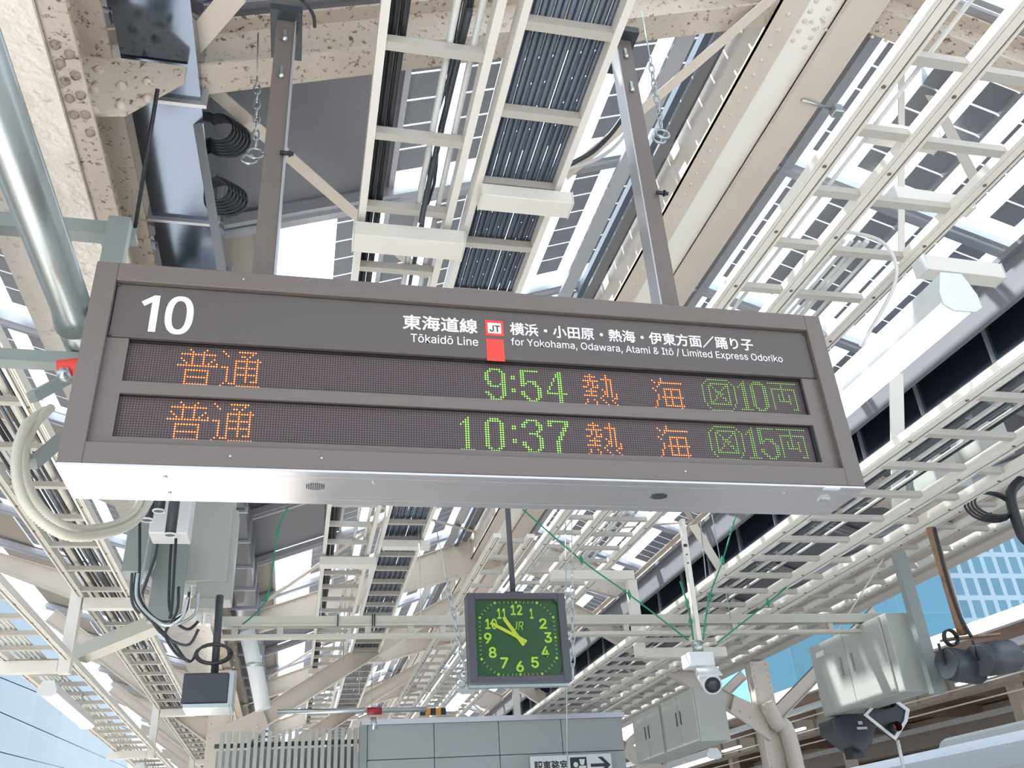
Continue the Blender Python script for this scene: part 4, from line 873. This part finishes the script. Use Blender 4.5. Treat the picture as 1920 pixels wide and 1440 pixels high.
# overhead wires at the left
for k, (a, b_) in enumerate((((0, 1335), (240, 1440)), ((0, 1270), (420, 1440)), ((0, 1410), (120, 1440)))):
    MB().tube([PX(*a, -8), PX(*b_, -8)], 0.015, 5).build('overhead_wire', DARK, None, label='thin overhead railway wire at the bottom left, %s' % ['middle', 'uppermost', 'lowest'][k], category='wire', group='overhead wires')

# roof bracing bars (flat bars in the roof plane)
def flat(a, b_, Y0, Y1, w, m, lab, th=0.012, up=(0, 0, 1)):
    MB().beam(PY(*a, Y0), PY(*b_, Y1), w, th, up=up).build('bracing_bar', m, None, label=lab, category='brace')
flat((395, 165), (800, 520), 4.6, 7.6, 0.11, CREAM, 'cream diagonal bracing bar crossing behind the left ladder')
flat((440, -10), (355, 90), 3.6, 4.1, 0.14, CREAM, 'short cream diagonal bar at the top edge, left of the hanger post')
flat((362, 180), (418, 520), 4.5, 5.0, 0.06, GREYP, 'upright grey bar beside the shiny duct above the board')
flat((1060, 330), (1490, -40), 5.2, 4.0, 0.10, CREAM, 'cream diagonal bracing bar right of the right hanger post')
flat((1650, -10), (1840, 360), 4.6, 5.8, 0.10, RACK, 'ivory diagonal brace crossing the glazed roof at upper right')
flat((1690, 100), (1690, 520), 4.8, 5.6, 0.07, RACK, 'ivory upright hanger bar behind the triple-rail rack')
flat((1680, 700), (1686, 960), 6.0, 6.5, 0.14, RACK, 'ivory upright hanger post right of the board corner')
flat((1300, 985), (1365, 1090), 9.0, 9.6, 0.10, RACK, 'ivory slanting brace above the camera pole')
flat((150, 1228), (305, 1165), 11.4, 10.6, 0.2, XB, 'beige sloping channel beside the left cable ladder', 0.16)
flat((1655, 1050), (1560, 1200), 10.4, 10.8, 0.14, CREAM, 'cream sloping strut behind the large cabinet')
flat((1430, 1220), (1385, 1180), 18.2, 18.2, 0.2, CREAM, 'small cream knee strut on top of the right column', 0.2)
for k in range(7):
    for (xa_, xb_, sd) in ((-1.2, 1.6, 'left'), (3.9, 1.6, 'middle'), (4.7, 7.2, 'right'), (9.7, 7.2, 'far right')):
        ya, yb_ = 11.4+7.1*(k-0), 11.4+7.1*(k-0)+3.5
        for q, (y0_, y1_) in enumerate(((ya+0.1, yb_), (yb_+3.5, yb_+0.02))):
            if ya > 40: continue
            MB().beam((xa_, y0_, roofz(xa_)-0.06), (xb_, y1_, roofz(xb_)-0.06), 0.09, 0.014).build('bracing_bar', CREAM, None, label='cream wind brace, %s roof slope, %s bay from the front, %s half' % (sd, ord_[k], ['near', 'far'][q]), category='brace', group='wind braces %s slope' % sd)
for k in range(5):
    for X in (1.6, 7.2):
        MB().ibeam((X, 11.5+7.1*k, roofz(X)-0.22), (X, 18.4+7.1*k, roofz(X)-0.22), 0.12, 0.22, t=0.014).build('purlin', CREAM, None, label='cream longitudinal purlin on the %s roof slope, %s bay from the front' % ('left' if X < 3 else 'right', ord_[k]), category='purlin', group='purlins')
    MB().tube([(0.3+0.5*k, 14+3*k, 5.2), (0.3+0.5*k, 14+3*k, 7.2)], 0.012, 6).build('hanger_rod', GALV, None, label='thin vertical hanger rod under the roof, %s one going back from the board' % ord_[k], category='rod', group='far hanger rods')
# coiled cables by the duct
for k, (x, y, lab) in enumerate(((410, 240, 'upper'), (408, 355, 'lower'))):
    t = thing('cable_coil', '%s coil of black cable hanging beside the shiny duct' % lab, 'cable', PY(x, y, 4.9)); b = MB(); c1 = PY(x, y, 4.9)
    for j in range(6):
        rx = 0.10+0.012*j-0.02*k; rz = 0.13+0.008*j-0.03*k; b.tube([c1+Vector((math.cos(i*math.pi/9)*rx+0.01*j, 0.02*j, math.sin(i*math.pi/9)*rz)) for i in range(19)], 0.011, 6)
    b.build('coil', BLACK, t)
MB().tube(smooth_path([PY(1180, 200, 4.6), PY(1150, 245, 4.8), PY(1110, 285, 5.0), PY(1060, 312, 5.1)]), 0.02, 8).build('loose_cable', DARK, None, label='dark cable sagging from the conduit ladder toward the right hanger post', category='cable')
MB().tube(smooth_path([PY(1185, 215, 4.6), PY(1165, 262, 4.8), PY(1120, 298, 5.0), PY(1062, 318, 5.1)]), 0.014, 8).build('loose_cable', CONDL, None, label='pale cable sagging just below the dark one near the right hanger post', category='cable')
MB().tube(smooth_path([PY(560, -5, 3.8), PY(575, 8, 3.8), PY(588, 30, 3.9), PY(590, 50, 4.0)]), 0.012, 8).build('loose_cable', DARK, None, label='short curved grey cable at the top of the left hanger post', category='cable')

DRED = mat('dark_red_paint', (0.28, 0.02, 0.035), 0.5)
# sprinkler pipes & valves beyond, striped bar
t = thing('red_valve', 'dark red valve on thin pipes between the slat screen and clock', 'valve', PY(702, 1333, 13)); b = MB(); p = PY(702, 1333, 13); b.tube([p+Vector((-0.1, 0, 0)), p+Vector((0.1, 0, 0))], 0.05, 10); b.build('body', DRED, t)
MB().tube([PY(520, 1335, 13.1), PY(800, 1330, 13.1)], 0.035, 10).build('pipe', GALV, t); MB().tube([PY(700, 1345, 13), PY(703, 1368, 13)], 0.04, 8).build('nozzle', GALV, t)
a = PY(788, 1334, 16); b = MB()
t = thing('warning_bar', 'black and orange striped warning bar above the office wall', 'bar', a)
for i in range(5): MB().box((a.x+i*0.09, 16, a.z-0.06), (a.x+i*0.09+0.088, 16.06, a.z+0.05)).build('stripe', ORANGE if i % 2 else BLACK, t)
# office direction sign
p0 = PY(995, 1419, 14.9); p1 = PY(1146, 1411, 14.9)
t = thing('direction_sign', 'white sign on the office wall with black arrow and staff pictogram', 'sign', (p0.x, 14.9, p0.z-0.35))
zt = (p0.z+p1.z)/2; MB().box((p0.x, 14.93, zt-0.36), (p1.x, 14.98, zt)).build('panel', ENAM, t)
yy = 14.927; a = PY(1001, 1426, yy); b_ = PY(1064, 1426, yy)
text('駅事務室', 'lettering', BLACK, t, a.x, b_.x, zt-0.26, zt-0.07, yy, 0.02)
a = PY(1068, 1416, yy); b_ = PY(1099, 1416, yy); pic = MB().box((a.x, yy, zt-0.31), (b_.x, yy+0.002, zt-0.04)).build('pictogram', BLACK, t)
w_ = b_.x-a.x
b = MB()
for (cx, cz, r) in ((0.32, -0.15, 0.04), (0.72, -0.12, 0.04)):
    b.tube([(a.x+w_*cx, yy-0.001, zt+cz), (a.x+w_*cx, yy-0.003, zt+cz)], r, 14)
    b.box((a.x+w_*cx-0.06, yy-0.003, zt-0.30), (a.x+w_*cx+0.06, yy-0.001, zt+cz-0.05))
b.box((a.x+w_*0.72-0.045, yy-0.004, zt-0.10), (a.x+w_*0.72+0.045, yy-0.001, zt-0.07)); b.build('figures', ENAM, pic)
a = PY(1106, 1416, yy); b_ = PY(1143, 1416, yy); zc = zt-0.17; L = b_.x-a.x
MB().prism([(a.x, zc+0.025), (b_.x-0.10, zc+0.025), (b_.x-0.21, zc+0.125), (b_.x-0.13, zc+0.125), (b_.x, zc), (b_.x-0.13, zc-0.125), (b_.x-0.21, zc-0.125), (b_.x-0.10, zc-0.025), (a.x, zc-0.025)], yy, yy+0.002).build('arrow', BLACK, t)

# ================================================================== NEIGHBOURING PLATFORM ROOF AND TRAIN
t = thing('far_canopy', 'brown-soffited canopy of the neighbouring platform at the lower right', 'roof', (22, 40, 6))
ca = math.radians(4.0); dirv = Vector((math.sin(ca)*-1, math.cos(ca), 0))
o0 = Vector((19.2, 14, 7.0))
def fbox(u0, u1, v0, v1, z0, z1, name, m):
    b = MB(); sx = Vector((dirv.y, -dirv.x, 0)); c = [o0+sx*u+dirv*v for u, v in ((u0, v0), (u1, v0), (u1, v1), (u0, v1))]
    b.add([(p.x, p.y, z0) for p in c]+[(p.x, p.y, z1) for p in c], [(0,3,2,1),(4,5,6,7),(0,1,5,4),(1,2,6,5),(2,3,7,6),(3,0,4,7)]); return b.build(name, m, t)
fbox(0, 0.25, -8, 80, 6.75, 7.1, 'fascia', ENAM); fbox(0.26, 60, -8, 140, 6.95, 7.05, 'soffit', BROWNR)
fbox(0.6, 0.75, -8, 80, 6.3, 6.5, 'light_rail', ENAM); fbox(3.4, 4.1, -8, 80, 6.0, 6.9, 'main_beam', BEIGEP)
for q_ in (12, 22, 33, 45): fbox(q_, q_+0.7, -8, 130, 5.7, 6.9, 'main_beam', BEIGEP)
for q_ in (8.5, 17, 27): fbox(q_, q_+0.15, -8, 130, 5.9, 6.1, 'light_rail', ENAM)
for i in range(24): fbox(0.3, 50, -4+5*i, -3.8+5*i, 6.5, 6.94, 'cross_beam', BROWNR)
for i in range(30): fbox(3.30, 3.39, 2+1.6*i, 2.1+1.6*i, 6.02, 6.88, 'stiffener', BEIGEP)
for i in range(7):
    fbox(6.0, 6.4, 3+10*i, 3.4+10*i, 0, 6.5, 'post', CREAM)
    fbox(1.3, 1.42, 4+5.0*i, 5.6+5.0*i, 5.85, 5.93, 'light_tube', TUBE)
for i in range(3): fbox(1.0+0.9*i, 1.04+0.9*i, -8, 80, 6.15-0.3*i, 6.19-0.3*i, 'pipe_run', RACK)
t = thing('train', 'white rounded train roof at the bottom right corner', 'train', (17, 24, 0))
prof = [(15.6, 0.6), (15.45, 3.0), (15.7, 3.45), (16.3, 3.72), (17.0, 3.8), (17.7, 3.72), (18.2, 3.4), (18.4, 3.0), (18.3, 0.6)]
MB().prism([(x-0.6, z) for x, z in prof], 14, 60).build('body', TRAINM, t)
bevel(MB().prism([(15.6, 3.55), (15.9, 3.95), (17.0, 3.95), (17.3, 3.55)], 17, 21).build('roof_unit', GREYC, t), 0.1)

# beam clamp on the ridge girder
t = thing('beam_clamp', 'steel beam clamp with rod gripping the flat flange of the ridge girder', 'clamp', PZ(1560, 205, 7.6))
MB().tube([PZ(1503, 187, 7.62), PZ(1562, 206, 7.62)], 0.014, 8).build('rod', GALV, t)
p = PZ(1568, 208, 7.6); bevel(MB().box(p-Vector((0.05, 0.05, 0.05)), p+Vector((0.05, 0.05, 0.05))).build('body', GALV, t), 0.01)
MB().tube([p+Vector((0.055, 0, 0)), p+Vector((0.12, 0, -0.03))], 0.03, 8).build('screw', GALV, t)
